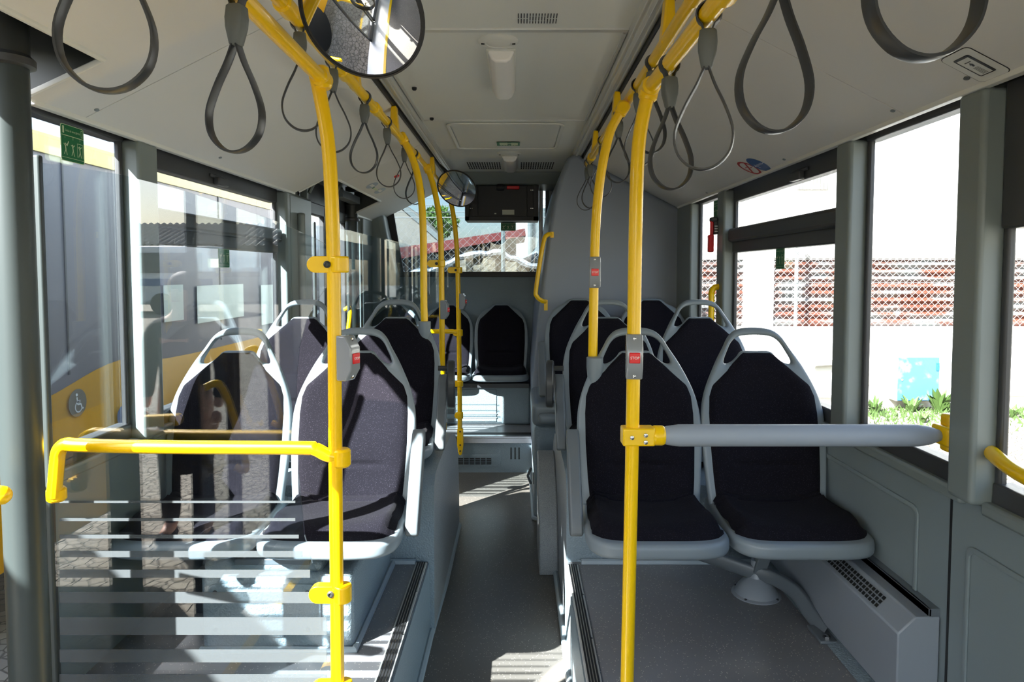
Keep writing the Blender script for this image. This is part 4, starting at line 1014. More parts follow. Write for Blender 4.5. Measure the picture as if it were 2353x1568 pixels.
# black box in front of the rear window
a = P(1068, 426, 5.7); c = P(1238, 507, 5.7); r = thing('equipment_box', 'large black equipment box hanging in front of the rear window', 'box', ((a.x+c.x)/2, 5.8, c.z))
x0, x1, z0, z1 = a.x, c.x, c.z, 2.215
b = MB(); b.box(x0, x1, 5.72, 5.975, z0, z1, 'black'); b.build('casing', None, r, bevel=.004)
b = MB(); t_ = .035
b.box(x0, x1, 5.70, 5.722, z0, z0+t_); b.box(x0, x0+t_, 5.70, 5.722, z0, z1); b.box(x1-t_*1.3, x1, 5.70, 5.722, z0, z1); b.box(x1-.1, x1-.095, 5.70, 5.722, z0, z1); b.box(x0+.105, x0+.11, 5.705, 5.722, z0+.05, z1)
b.build('frame', 'black', r, bevel=.002)
c2 = P(1168, 488, 5.715); b = MB(); b.box(c2.x-.05, c2.x+.05, 5.712, 5.714, c2.z-.02, c2.z+.02); b.box(c2.x-.115, c2.x-.10, 5.712, 5.714, c2.z-.016, c2.z-.006); b.build('type_plate', 'paper', r)
b = MB()
for x in (x0+.045, x0+.06, x1-.05, x1-.065):
    for z in (z0+.1, z0+.25): b.lathe([(.004, 0), (.004, .003)], (x, 5.70, z), (0, -1, 0), n=8)
b.build('screws', 'steel', r)
c2 = P(1170, 431, 5.68); r = thing('emergency_hammer', 'red emergency hammer in its holder above the black box', 'hammer', c2)
b = MB(); b.box(c2.x-.02, c2.x+.085, 5.66, 5.70, c2.z-.016, c2.z+.012); b.build('handle', 'red', r, bevel=.006)
b = MB(); b.lathe([(.02, -.035), (.026, -.02), (.026, .02), (.02, .03)], (c2.x-.07, 5.685, c2.z+.002), 'x', n=16); b.build('holder', 'black', r)
c2 = P(1243, 500, 5.93); r = thing('blind_tube', 'pale translucent tube beside the rear window', 'tube', (c2.x, 5.93, 1.5))
b = MB(); b.tube([(c2.x, 5.95, 1.50), (c2.x, 5.95, 2.20)], .018, 12); b.build('tube', 'lens', r)
# emergency hammer on the right post
c2 = Vector((1.06, 3.745, 1.90)); r = thing('emergency_hammer', 'red emergency hammer in its holder on the right window post', 'hammer', c2)
b = MB(); b.box(1.055, 1.08, 3.70, 3.735, 1.70, 1.785); b.box(1.04, 1.08, 3.695, 3.74, 1.768, 1.795); b.build('holder', 'dark', r, bevel=.008)
b = MB(); b.box(1.040, 1.056, 3.70, 3.725, 1.69, 1.78); b.box(1.030, 1.058, 3.695, 3.73, 1.606, 1.70); b.build('handle', 'red', r, bevel=.006)
b = MB()
for k in range(3): b.box(1.06, 1.077, 3.6985, 3.6995, 1.715+k*.014, 1.72+k*.014)
b.build('label_print', 'white', r)
# side ceiling stickers (normal pointing down into the bus)
def onceil(side, c, rot=0):
    if side == 'L': ux, uz = 1, .493
    else: ux, uz = -1, .508
    t = Vector((ux, 0, uz)).normalized(); n_ = Vector((t.z if side == 'L' else -t.z, 0, -abs(t.x))).normalized()
    if n_.z > 0: n_ = -n_
    yv = Vector((0, 1, 0)); cr, sr = math.cos(rot), math.sin(rot)
    def fn(u, v, d): return c+yv*(u*cr-v*sr)+t*(u*sr+v*cr)+n_*d
    return fn
def PS(side, px, py):
    r_ = ray(px, py)
    # plane z = zl(x) or zr(x)
    if side == 'L': k, z0 = .493, 1.934+.493*1.23
    else: k, z0 = -.508, 1.936+.508*1.08
    t = (z0-1.5)/(r_.z-k*r_.x); return Vector((0, 0, 1.5))+r_*t
def oval(side, px, py, a_, b_, lab, ring=None, base='blue', extra=None, rot=0):
    c = PS(side, px, py); fn = onceil(side, c, rot); r = thing('notice_sticker', lab, 'sticker', c)
    place(flat(ell(a_, b_), [], .0006, 0), lambda q: fn(q.x, q.y, q.z+.0008)).build('border', 'white', r, smooth=0)
    if ring: place(flat(ell(a_*.93, b_*.93), [ell(a_*.74, b_*.74)], .0006, 0), lambda q: fn(q.x, q.y, q.z+.0016)).build('ring', ring, r, smooth=0)
    else: place(flat(ell(a_*.93, b_*.93), [], .0006, 0), lambda q: fn(q.x, q.y, q.z+.0016)).build('ground', base, r, smooth=0)
    if extra:
        b = MB(); extra(b, fn); b.build('pictograms', extra.m, r, smooth=0)
    return r
def L(b, fn, x0, y0, x1, y1, t):
    d = Vector((x1-x0, y1-y0)); n_ = Vector((-d.y, d.x))/d.length*t/2
    b.add([fn(x0+n_.x, y0+n_.y, .0026), fn(x1+n_.x, y1+n_.y, .0026), fn(x1-n_.x, y1-n_.y, .0026), fn(x0-n_.x, y0-n_.y, .0026)], [(0, 1, 2, 3)])
def ex_no(b, fn):
    L(b, fn, -.035, .035, .035, -.035, .011); L(b, fn, -.035, .0, .0, .0, .004); L(b, fn, 0, -.006, .0, .012, .004); L(b, fn, .0, .012, .02, .012, .004); L(b, fn, .0, -.008, .03, -.008, .004); L(b, fn, .03, -.008, .03, .012, .003)
ex_no.m = 'stickred'
def ex_blue(b, fn):
    for k in range(7): L(b, fn, -.04+k*.009, -.006, -.038+k*.009, .006, .003)
    L(b, fn, .02, -.02, .03, .01, .005); L(b, fn, .022, .0, .045, -.004, .004); L(b, fn, -.065, 0, -.045, 0, .004); L(b, fn, .05, .0, .066, .0, .004)
ex_blue.m = 'txt_white'
oval('R', 1722, 386, .062, .062, 'round red prohibition sticker on the right ceiling panel', ring='stickred', extra=ex_no)
oval('R', 1743, 378, .060, .060, 'round blue notice sticker beside the red one on the right ceiling panel', base='blue', extra=ex_blue)
def ex_w(b, fn):
    for k in (-.6, 0, .55): L(b, fn, k*.05-.012, 0, k*.05+.012, 0, .022)
ex_w.m = 'txt_white'
oval('L', 855, 426, .075, .045, 'pale blue oval sticker with white marks on the left ceiling panel', base='paleblue', extra=ex_w, rot=0)
oval('L', 873, 438, .075, .045, 'pale blue oval sticker nearest the rear door opening', base='paleblue', extra=ex_w)
c = PS('L', 862, 434); fn = onceil('L', c); r = thing('notice_sticker', 'narrow green strip sticker between two pale blue ovals', 'sticker', c)
b = MB(); L(b, fn, -.08, .0, -.05, .0, .02); b.build('green_block', 'green', r, smooth=0)
b = MB(); L(b, fn, -.045, .0, .07, .0, .014); b.build('pale_strip', 'pale', r, smooth=0)
c = PS('L', 911, 404); fn = onceil('L', c); b = MB(); b.mesh(flat(ell(.022, .018, 20), [], .014, .004, 2), lambda q: fn(q.x, q.y, q.z+.004)); tag(b.build('alarm_button', 'red'), 'small red button on the left ceiling panel', 'button')
for side, px, py, lab in (('L', 222, 252, 'small oval cap on the left ceiling panel near the narrow window'), ('L', 506, 362, 'small cap on the left ceiling panel over the big window'), ('R', 2052, 254, 'small oval cap on the right ceiling panel over the tall window'),
                     ('R', 2222, 179, 'small dark cap beside the framed handle on the right ceiling'), ('R', 1802, 366, 'small cap on the right ceiling panel near the stickers'), ('R', 1624, 443, 'small cap at the rear of the right ceiling panel')):
    c = PS(side, px, py); fn = onceil(side, c); b = MB(); b.mesh(flat(ell(.009, .006, 16), [], .004, .001, 1), lambda q: fn(q.x, q.y, q.z+.001)); tag(b.build('screw_cap', 'grip' if px == 2222 else 'plastic'), lab, 'screw cap')
# framed emergency handle plate
c = PS('R', 2240, 149); tO = Vector((1, 0, -.508)).normalized(); nO = Vector((-.508, 0, -1)).normalized(); fn = lambda u, v, d: c-tO*u*.63-Vector((0, 1, 0))*v*.8+nO*d
r = thing('hatch_sticker', 'white framed sticker with recess, arrow and bar on the right ceiling panel', 'sticker', c)
place(flat(rrect(.182, .125, .02), [], .0008, 0), lambda q: fn(q.x, q.y, q.z+.0006)).build('outline', 'black', r, smooth=0)
place(flat(rrect(.176, .119, .018), [], .0008, 0), lambda q: fn(q.x, q.y, q.z+.0014)).build('border', 'white', r, smooth=0)
b = MB(); me = flat(rrect(.118, .066, .008), [rrect(.110, .058, .006)], .0006, 0); b.mesh(me, lambda q: fn(q.x, q.y, .0022))
L(b, lambda u, v, d: fn(u, v, .0028), -.056, .027, .056, .027, .009); L(b, lambda u, v, d: fn(u, v, .0028), .052, -.028, .052, .028, .009)
L(b, lambda u, v, d: fn(u, v, .0028), .026, -.014, .026, .012, .004)
b.add([fn(.02, -.001, .0028), fn(.006, .009, .0028), (fn(.009, .003, .0028)), fn(-.001, .003, .0028), fn(-.001, -.005, .0028), fn(.009, -.005, .0028), fn(.006, -.011, .0028)], [tuple(range(7))])
b.build('pictograms', 'dark', r, smooth=0)
b = MB()
for k in range(9): L(b, lambda u, v, d: fn(u, v, .0028), -.048+k*.0048, -.014, -.048+k*.0048, .008, .0018)
b.build('fine_lines', 'grip', r, smooth=0)
# screws in the ceiling seam panel
# ================================================================ OUTSIDE
M['cobble'] = None
def cobble_mat():
    k = NT('cobbles'); b = k.n('ShaderNodeBsdfPrincipled'); k.l(b.outputs[0], k.out.inputs[0]); b.inputs['Roughness'].default_value = .85
    tc = k.n('ShaderNodeTexCoord'); v = k.n('ShaderNodeTexVoronoi'); v.feature = 'DISTANCE_TO_EDGE'; v.inputs['Scale'].default_value = 13
    v2 = k.n('ShaderNodeTexVoronoi'); v2.inputs['Scale'].default_value = 13
    k.l(tc.outputs['Object'], v.inputs['Vector']); k.l(tc.outputs['Object'], v2.inputs['Vector'])
    mr = k.n('ShaderNodeMapRange'); mr.inputs[2].default_value = .06; k.l(v.outputs['Distance'], mr.inputs[0])
    hs = k.n('ShaderNodeMix', data_type='RGBA'); hs.inputs[6].default_value = rgb(122, 115, 102); hs.inputs[7].default_value = rgb(142, 135, 121); sp = k.n('ShaderNodeSeparateColor'); k.l(v2.outputs['Color'], sp.inputs[0]); k.l(sp.outputs[0], hs.inputs[0])
    mx = k.n('ShaderNodeMix', data_type='RGBA'); mx.inputs[6].default_value = rgb(94, 88, 78); k.l(mr.outputs[0], mx.inputs[0]); k.l(hs.outputs[2], mx.inputs[7]); k.l(mx.outputs[2], b.inputs['Base Color'])
    bp = k.n('ShaderNodeBump'); bp.inputs['Strength'].default_value = .8; bp.inputs['Distance'].default_value = .02; k.l(mr.outputs[0], bp.inputs['Height']); k.l(bp.outputs[0], b.inputs['Normal'])
    return k.m
M['cobble'] = cobble_mat()
def rust_mat():
    k = NT('rusty_sheet'); b = k.n('ShaderNodeBsdfPrincipled'); k.l(b.outputs[0], k.out.inputs[0]); b.inputs['Roughness'].default_value = .7
    tc = k.n('ShaderNodeTexCoord'); mp = k.n('ShaderNodeMapping'); mp.inputs['Scale'].default_value = (.8, 1, 3.2); k.l(tc.outputs['Object'], mp.inputs[0])
    nz = k.n('ShaderNodeTexNoise'); nz.inputs['Scale'].default_value = 1.6; nz.inputs['Detail'].default_value = 9; nz.inputs['Roughness'].default_value = .65; k.l(mp.outputs[0], nz.inputs['Vector'])
    mr = k.n('ShaderNodeMapRange'); mr.inputs[1].default_value = .43; mr.inputs[2].default_value = .55; k.l(nz.outputs[0], mr.inputs[0])
    mx = k.n('ShaderNodeMix', data_type='RGBA'); mx.inputs[6].default_value = rgb(118, 120, 120); mx.inputs[7].default_value = rgb(98, 52, 37); k.l(mr.outputs[0], mx.inputs[0]); k.l(mx.outputs[2], b.inputs['Base Color'])
    return k.m
M['rust'] = rust_mat()
M['render'] = mat('white_render', rgb(242, 242, 240), .9, vary=(2, rgb(230, 230, 226), .8))
M['bluepaint'] = mat('blue_cabinet_paint', rgb(62, 128, 190), .5, stain=(7, rgb(110, 165, 205), .55))
M['grass'] = mat('weed_leaf', rgb(62, 86, 38), .6)
M['soil'] = mat('grass_soil', rgb(150, 150, 96), .9, vary=(3, rgb(120, 135, 60), .9), bump=(30, .4, .02))
M['leaf'] = mat('tree_leaf', rgb(70, 104, 44), .55, vary=(1.2, rgb(96, 130, 60), .9))
M['busyellow'] = mat('bus_yellow', rgb(222, 160, 8), .3, coat=.4)
M['busgrey'] = mat('bus_grey', rgb(116, 112, 119), .4)
M['stone'] = mat('rubble_stone', rgb(160, 152, 132), .9, bump=(9, 1, .05), vary=(6, rgb(110, 106, 96), .9))
M['redroof'] = mat('red_roof', rgb(118, 50, 48), .6)
M['concrete'] = mat('concrete', rgb(150, 148, 140), .9, vary=(3, rgb(130, 128, 120), .8))
M['wire'] = mat('galvanised_wire', rgb(176, 178, 178), .5, metal=.2)
M['foil'] = mat('silver_foil', rgb(220, 220, 220), .3, metal=.6, bump=(14, 1, .03))
M['corr'] = mat('corrugated_roof', rgb(120, 118, 110), .7)
M['coat'] = mat('dark_coat', rgb(38, 40, 46), .9)
M['skin'] = mat('skin', rgb(205, 160, 138), .55)
M['hair'] = mat('hair', rgb(60, 46, 36), .7)
M['trouser'] = mat('dark_trousers', rgb(44, 46, 52), .9)
GZ = -.30
b = MB(); b.quad((-80, -80, GZ), (80, -80, GZ), (80, 80, GZ), (-80, 80, GZ)); g = b.build('ground', 'cobble', smooth=0); tag(g, 'cobbled yard outside the bus', 'ground'); struct(g)
# right rear wall of the yard
WY = 9.0
r = thing('yard_wall', 'low bright white rendered wall beyond the right windows', 'wall', (6, WY, GZ))
b = MB(); b.box(2.1, 16, WY, WY+.25, GZ, .765); b.build('render', 'render', r)
b = MB(); b.tube([(2.1, WY-.05, .16-.3), (4.2, WY-.05, .15-.3), (4.6, WY-.06, .1-.3)], .02, 8); b.tube(smooth_path([(3.9, WY-.06, .28), (4.35, WY-.07, .29), (4.6, WY-.07, .12), (4.75, WY-.07, -.12), (4.85, WY-.07, GZ)], 6), .045, 10); b.tube([(5.9, WY-.05, -.13), (12, WY-.05, -.13)], .02, 8); b.build('pipe', 'concrete', r)
def corr_wall(x0, x1, z0, z1, y, lab):
    b = MB(); n = int((z1-z0)/.0125); vs = []; 
    for k in range(n+1):
        z = z0+(z1-z0)*k/n; yy = y+.03*math.sin(2*PI*z/.095)
        vs += [(x0, yy, z), (x1, yy, z)]
    b.add(vs, [(2*k, 2*k+1, 2*k+3, 2*k+2) for k in range(n)]); return tag(b.build('corrugated_fence', 'rust', smooth=60), lab, 'fence')
corr_wall(2.1, 3.05, .77, 1.66, WY+.12, 'rusty corrugated sheet fence seen through the narrow right window')
corr_wall(3.35, 16, .77, 1.68, WY+.12, 'long rusty corrugated sheet fence above the white wall')
b = MB(); b.box(3.0, 3.4, WY+.08, WY+.3, .76, 1.72); tag(b.build('wall_pier', 'render'), 'whitish pier between the corrugated sheets', 'pier')
b = MB(); b.box(2.1, 16, WY+.1, WY+.5, 1.66, 1.80); tag(b.build('wall_coping', 'concrete'), 'pale coping on top of the corrugated fence', 'coping')
a = P(2062, 820, WY-.2); c = P(2156, 922, WY-.2)
r = thing('electric_cabinet', 'weathered light blue metal cabinet against the white wall', 'cabinet', ((a.x+c.x)/2, WY-.15, c.z))
b = MB(); b.box(a.x, c.x, WY-.2, WY-.01, c.z, a.z); b.build('body', 'concrete', r)
b = MB(); b.box(a.x+.01, c.x-.01, WY-.215, WY-.198, c.z+.01, a.z-.01); d_ = b.build('door', 'bluepaint', r, bevel=.004)
b = MB(); b.box(c.x-.05, c.x-.012, WY-.225, WY-.212, a.z-.18, a.z-.08); b.box(c.x-.05, c.x-.012, WY-.225, WY-.212, c.z+.06, c.z+.15); b.build('hinge', 'blue', d_)
b = MB(); b.lathe([(.016, 0), (.016, .008)], (a.x+.06, WY-.214, (a.z+c.z)/2-.01), (0, -1, 0), n=12); b.build('lock', 'steel', d_)
# chain link fences
def chain(x0, x1, z0, z1, y, step, lab, rad=.0032, posts=()):
    r = thing('chain_link_fence', lab, 'fence', ((x0+x1)/2, y, z0)); b = MB(); H = z1-z0
    x = x0-H
    while x < x1:
        for s_ in (1, -1):
            xa_, xb_ = (x, x+H) if s_ > 0 else (x+H, x)
            za, zb_ = z0, z1
            p, q_ = Vector((xa_, y, za)), Vector((xb_, y, zb_))
            def cl(p, q_):
                for lim, sg in ((x0, 1), (x1, -1)):
                    if sg*(p.x-lim) < 0 and sg*(q_.x-lim) < 0: return None
                    if sg*(p.x-lim) < 0: p = p+(q_-p)*((lim-p.x)/(q_.x-p.x))
                    if sg*(q_.x-lim) < 0: q_ = q_+(p-q_)*((lim-q_.x)/(p.x-q_.x))
                return p, q_
            o = cl(p, q_)
            if o and (o[1]-o[0]).length > .02: b.tube([o[0]+Vector((0, s_*rad, 0)), o[1]+Vector((0, s_*rad, 0))], rad, 4, cap=False)
        x += step
    b.build('wire_mesh', 'wire', r, smooth=0)
    b = MB(); b.tube([(x0, y, z1), (x1, y, z1)], .006, 6)
    b.tube([(x0, y, z0+H*.5), (x1, y, z0+H*.5)], .003, 4); b.build('tension_wires', 'wire', r)
    for px in posts: MB().tube([(px, y+.03, GZ), (px, y+.03, z1+.05)], .024, 8).build('post', 'pillar', r)
chain(2.1, 9, .77, 1.95, 8.80, .085, 'chain-link fence in front of the rusty sheets', .0024, posts=(P(1822, 600, 8.95).x, 8.0))
chain(-2.25, 1.9, .2, 2.10, 7.6, .085, 'chain-link fence behind the rear window', .0015, posts=(P(1156, 560, 7.6).x,))
b = MB()
for k in range(6): b.tube([(-2.25, 7.62, 2.16+k*.075), (1.9, 7.62, 2.16+k*.075)], .003, 4)
tag(b.build('barbed_wire', 'wire'), 'strands of wire above the chain-link fence behind the rear window', 'wire')
# white buildings
r = thing('white_building', 'tall blown-out white building beyond the right fence, with one grey window', 'building', (9, 14, GZ))
b = MB(); b.box(3.0, 26, 14, 20, GZ, 8); b.build('wall', 'render', r)
a = P(1832, 400, 13.98); c = P(1904, 436, 13.98); b = MB(); b.box(a.x, c.x, 13.95, 14.0, c.z, a.z, 'concrete')
for k in range(9): b.box(a.x+k*(c.x-a.x)/9, a.x+k*(c.x-a.x)/9+.02, 13.93, 13.95, c.z, a.z, 'wire')
b.build('shutter_window', None, r)
b = MB(); b.box(4.5, 5.3, 13.96, 14, 1.3, 2.6); b.build('window', 'concrete', r)
# rubble wall, foil, shed, gable, tree behind the rear window
r = thing('rubble_wall', 'rough stone wall with silver foil on top, behind the rear window', 'wall', (-.5, 8.4, GZ))
b = MB(); n = 60; top = []
for k in range(n+1):
    x = -3.2+5.3*k/n; px = 1190+x*1570/8.4
    z = 1.5+(625-interp([(600, 650), (925, 634), (1000, 622), (1070, 590), (1115, 585), (1165, 583), (1168, 592), (1215, 612), (1260, 622), (1600, 640)], px))*8.4/1570
    top.append((x, z+.012*math.sin(k*2.3)))
vs = [(x, 8.4+.05*math.sin(k*1.7), z) for k, (x, z) in enumerate(top)]+[(x, 8.35, GZ) for x, z in top]+[(x, 8.8, z) for x, z in top]
b.add(vs, [(k, k+1, n+2+k, n+1+k) for k in range(n)]+[(k, 2*n+2+k, 2*n+3+k, k+1) for k in range(n)]); b.build('stonework', 'stone', r, smooth=0)
b = MB(); pts = [Vector((x, 8.38, z+.01)) for x, z in top]; b.tube(pts, [.028+.018*abs(math.sin(k*.9)) for k in range(n+1)], 8); b.build('foil_cover', 'foil', r)
r = thing('shed', 'grey shed with sloping dull red roof edge behind the rear window', 'building', (-1.2, 11.5, GZ))
def Q(px, py, D): return P(px, py, D)
ra = [Q(780, 592, 11.5), Q(1206, 527, 11.5), Q(1208, 543, 11.5), Q(780, 622, 11.5)]
b = MB(); b.prism([(p.x, p.z) for p in ra], lambda u, v, a: (u, a, v), 11.3, 14); b.build('roof', 'redroof', r)
b = MB(); b.prism([(ra[0].x+.1, GZ), (ra[1].x-.15, GZ), (ra[1].x-.15, ra[2].z), (ra[0].x+.1, ra[3].z)], lambda u, v, a: (u, a, v), 11.5, 13.9); b.build('wall', 'dark', r)
r = thing('gable_building', 'grey gabled building to the left behind the rear window', 'building', (-4.2, 13, GZ))
ga = [Q(x_, y_, 15.2) for x_, y_ in ((760, 640), (760, 470), (905, 455), (960, 492), (1010, 548), (1010, 640))]
b = MB(); b.prism([(p.x, p.z) for p in ga], lambda u, v, a: (u, a, v), 15.2, 16.8); b.build('wall', 'concrete', r)
b = MB(); bar(b, Q(900, 452, 15.1), Q(1014, 552, 15.1), .1, .1, (0, 1, 0)); b.build('roof_edge', 'pillar', r)
r = thing('pale_building', 'pale building with pipes at the right of the rear window', 'building', (1.0, 12.5, GZ))
b = MB(); a = Q(1186, 500, 14.6); b.box(a.x, 2.9, 14.6, 16, GZ, 6); b.build('wall', 'render', r)
b = MB(); b.tube([(a.x+.3, 14.5, 0), (a.x+.3, 14.5, 6)], .06, 8); b.tube(smooth_path([Q(1200, 610, 14.4), Q(1228, 595, 14.4), Q(1245, 570, 14.4), Q(1245, 480, 14.4)], 5), .14, 10); b.build('pipe', 'pillar', r)
def foliage(c, rx, rz, n, size, seed):
    rnd = random.Random(seed); b = MB()
    for _ in range(n):
        a = rnd.uniform(0, 2*PI); e = math.acos(rnd.uniform(-1, 1)); q_ = rnd.uniform(.45, 1)**.5
        k = 1+.22*math.sin(3*a+seed)+.18*math.sin(5*e)
        p = Vector((rx*k*q_*math.sin(e)*math.cos(a), rx*k*q_*math.sin(e)*math.sin(a), rz*q_*math.cos(e)))+Vector(c)
        R = Euler((rnd.uniform(0, 6), rnd.uniform(0, 6), rnd.uniform(0, 6))).to_matrix(); s_ = size*rnd.uniform(.6, 1.3)
        b.add([p+R @ Vector(v) for v in ((-s_, 0, 0), (0, -s_*.45, .1*s_), (s_, 0, 0), (0, s_*.45, .1*s_))], [(0, 1, 2, 3)])
    return b
def tree(px, py, D, rx, rz, lab, seed):
    c = P(px, py, D); r = thing('tree', lab, 'tree', (c.x, c.y, GZ)); foliage(c, rx, rz, 1500, .07, seed).build('crown', 'leaf', r, smooth=0)
    MB().tube([(c.x, c.y, GZ), (c.x+.05, c.y, c.z)], [.14, .07], 8).build('trunk', 'stone', r)
tree(1008, 512, 17, .42, .40, 'green tree beside the gabled building behind the rear window', 3)
def weed(x, y, s_, lab, seed):
    rnd = random.Random(seed); b = MB()
    for k in range(34):
        a = rnd.uniform(0, 2*PI); l_ = s_*rnd.uniform(.4, 1); tip = Vector((x+math.cos(a)*l_*.6, y+math.sin(a)*l_*.5, GZ+l_*rnd.uniform(.4, 1.0)))
        bs = Vector((x+math.cos(a)*.02, y+math.sin(a)*.02, GZ)); md = (bs+tip)/2+Vector((0, 0, l_*.18)); sd_ = Vector((-math.sin(a), math.cos(a), 0))*s_*.10
        b.add([bs, md+sd_, tip, md-sd_], [(0, 1, 2, 3)])
    tag(b.build('weed', 'grass', smooth=0), lab, 'weed')
wl = [(2135, 940, .36, 'tallest leafy weed in front of the blue cabinet'), (2010, 950, .24, 'low weed left of the blue cabinet'), (2075, 940, .26, 'weed at the foot of the blue cabinet'), (2170, 945, .22, 'small weed right of the blue cabinet'),
      (1925, 925, .22, 'weed seen just beside the right window post'), (2120, 972, .16, 'small weed in the open ground before the cabinet'), (2325, 960, .22, 'weed at the right edge of the view')]
for i, (px, py, s_, lab) in enumerate(wl):
    p = PZ(px, py, GZ); p.y = min(p.y, 8.7); weed(p.x*min(1, 1), p.y, s_, lab, i)
b = MB()
rnd = random.Random(5)
for k in range(2600):
    x = rnd.uniform(3.2, 9); y = 8.84-abs(rnd.gauss(0, .55)); s_ = rnd.uniform(.03, .09); a = rnd.uniform(0, 6.3)
    p = Vector((x, y, GZ)); d_ = Vector((math.cos(a), math.sin(a), 0))
    b.add([p-d_*.012, p+d_*.012, p+d_*s_*.5+Vector((0, 0, s_))], [(0, 1, 2)])
tag(b.build('grass_tufts', 'grass', smooth=0), 'sparse grass along the foot of the white wall', 'grass', kind='stuff')
# neighbouring bus on the left
NX = -2.40
r = thing('parked_bus', 'grey and yellow bus parked alongside, seen through the left windows', 'bus', (NX-1.2, 3.5, GZ))
b = MB(); pr = [(NX-2.4, .08), (NX, .08), (NX, 2.12), (NX-.05, 2.19), (NX-2.35, 2.19), (NX-2.4, 2.12)]
b.prism(pr, lambda u, v, a: (u, a, v), -.62, 9.5); b.build('body', 'busgrey', r, bevel=.03)
b = MB(); b.box(NX-.02, NX+.012, -.62, 9.5, 2.10, 2.18); b.tube([(NX-.03, -.62, 2.185), (NX-.03, 9.5, 2.185)], .03, 8); b.build('roof_edge_strip', mat('cream_yellow', rgb(236, 214, 130), .4), r)
b = MB(); sw = smooth_path([Vector((NX+.004, y, z)) for y, z in ((-.62, .75), (1, .7), (2.5, .72), (3.4, .85), (4.1, .97), (5, .9), (9.5, .9))], 6)
n = len(sw); b.add([tuple(p) for p in sw]+[(p.x, p.y, .10) for p in sw], [(k, k+1, n+k+1, n+k) for k in range(n-1)]); b.build('livery_sweep', 'busyellow', r, smooth=0)
b = MB()
for y in (.9, 2.35, 3.62, 5.5, 7.2): b.box(NX-.0, NX+.006, y, y+.012, .95, 2.1)
b.box(NX, NX+.007, -.62, 9.5, .50, .506); b.build('panel_joints', 'dark', r)
def wheelchair(parent, c, rr, base, fg, name):
    b = MB(); b.lathe([(rr, 0), (rr, .002), (.001, .0021)], c, 'x', n=36); d_ = b.build(name, base, parent)
    b = MB(); X0 = c[0]+.004
    def l(y0, z0, y1, z1, t=.12):
        a_ = Vector((y1-y0, z1-z0)); n_ = Vector((-a_.y, a_.x))/a_.length*t/2*rr
        b.add([(X0, c[1]+(y0)*rr+n_.x, c[2]+z0*rr+n_.y), (X0, c[1]+y1*rr+n_.x, c[2]+z1*rr+n_.y), (X0, c[1]+y1*rr-n_.x, c[2]+z1*rr-n_.y), (X0, c[1]+y0*rr-n_.x, c[2]+z0*rr-n_.y)], [(0, 1, 2, 3)])
    l(-.12, .42, -.05, -.12); l(-.05, -.12, .30, -.12); l(.30, -.12, .45, -.5); l(.45, -.5, .6, -.45); l(-.08, .12, .25, .12)
    for k in range(14):
        a1 = math.radians(60+k*20); a2 = math.radians(80+k*20); l(.05+.38*math.cos(a1), -.3+.38*math.sin(a1), .05+.38*math.cos(a2), -.3+.38*math.sin(a2), .1)
    b.lathe([(.11*rr, 0), (.11*rr, .001)], (X0, c[1]-.14*rr, c[2]+.6*rr), 'x', n=14)
    b.build('symbol', fg, d_, smooth=0)
c = PX(178, 926, NX+.012); wheelchair(r, (NX+.012, c.y, c.z), .075, mat('sign_grey', rgb(120, 112, 96), .5), 'txt_white', 'wheelchair_sign')
c = PX(284, 956, NX+.012); wheelchair(r, (NX+.012, c.y, c.z), .065, 'blue', 'paleblue', 'blue_wheelchair_sign')
b = MB()
for y0, y1, z0, z1 in ((PX(372, 690, NX).y, PX(417, 690, NX).y, PX(395, 738, NX).z, PX(395, 655, NX).z), (PX(449, 690, NX).y, PX(556, 690, NX).y, PX(500, 736, NX).z, PX(500, 655, NX).z), (PX(597, 690, NX).y, PX(624, 690, NX).y, PX(610, 745, NX).z, PX(610, 655, NX).z)):
    b.box(NX+.012, NX+.014, y0, y1, z0, z1)
b.build('paper_sheet', 'paper', r)
b = MB()
for y in (1.0, 6.5):
    b.lathe([(.45, 0), (.48, .03), (.48, .2), (.3, .22)], (NX-.2, y, .18), 'x', n=32)
b.build('wheel', 'black', r)
# buildings and vehicles behind the viewer, reflected in the screen
r = thing('corrugated_building', 'low building with ribbed grey roof, mirrored in the glass screen', 'building', (-26, -38, GZ))
b = MB(); b.box(-48, -14, -46, -38, GZ, 3.3); b.build('wall', 'concrete', r)
b = MB(); vs = []; n = 340
for k in range(n+1):
    x = -49+36*k/n; h = .07*math.sin(k*1.57); vs += [(x, -37.2, 3.1+h), (x, -42, 4.7+h)]
b.add(vs, [(2*k, 2*k+1, 2*k+3, 2*k+2) for k in range(n)]); b.build('roof', 'corr', r, smooth=60)
b = MB()
for k in range(9): b.box(-46+k*3.6, -44+k*3.6, -37.99, -37.9, 1.4, 2.4)
b.build('window', 'dark', r)
r = thing('parked_coach', 'distant white coach with blue stripe, mirrored in the glass screen', 'bus', (-18, -26, GZ))
b = MB(); b.box(-25, -13, -28, -25.5, .1, 2.6); b.build('body', 'white', r, bevel=.15, seg=3)
b = MB(); b.box(-25.02, -12.98, -25.49, -25.45, .9, 1.2); b.build('stripe', 'blue', r)
b = MB(); b.box(-24.6, -13.4, -25.49, -25.46, 1.45, 2.3); b.build('window', 'dark', r)
b = MB()
for x in (-23, -15): b.lathe([(.4, 0), (.45, .04), (.45, .2)], (x, -25.3, .15), 'y', n=20)
b.build('wheel', 'black', r)
# another white building to the right front (fills the side windows behind the viewer)
b = MB(); b.box(9, 20, -30, 8, GZ, 4.5); tag(b.build('side_building', 'concrete'), 'long pale building beyond the right side of the yard', 'building')
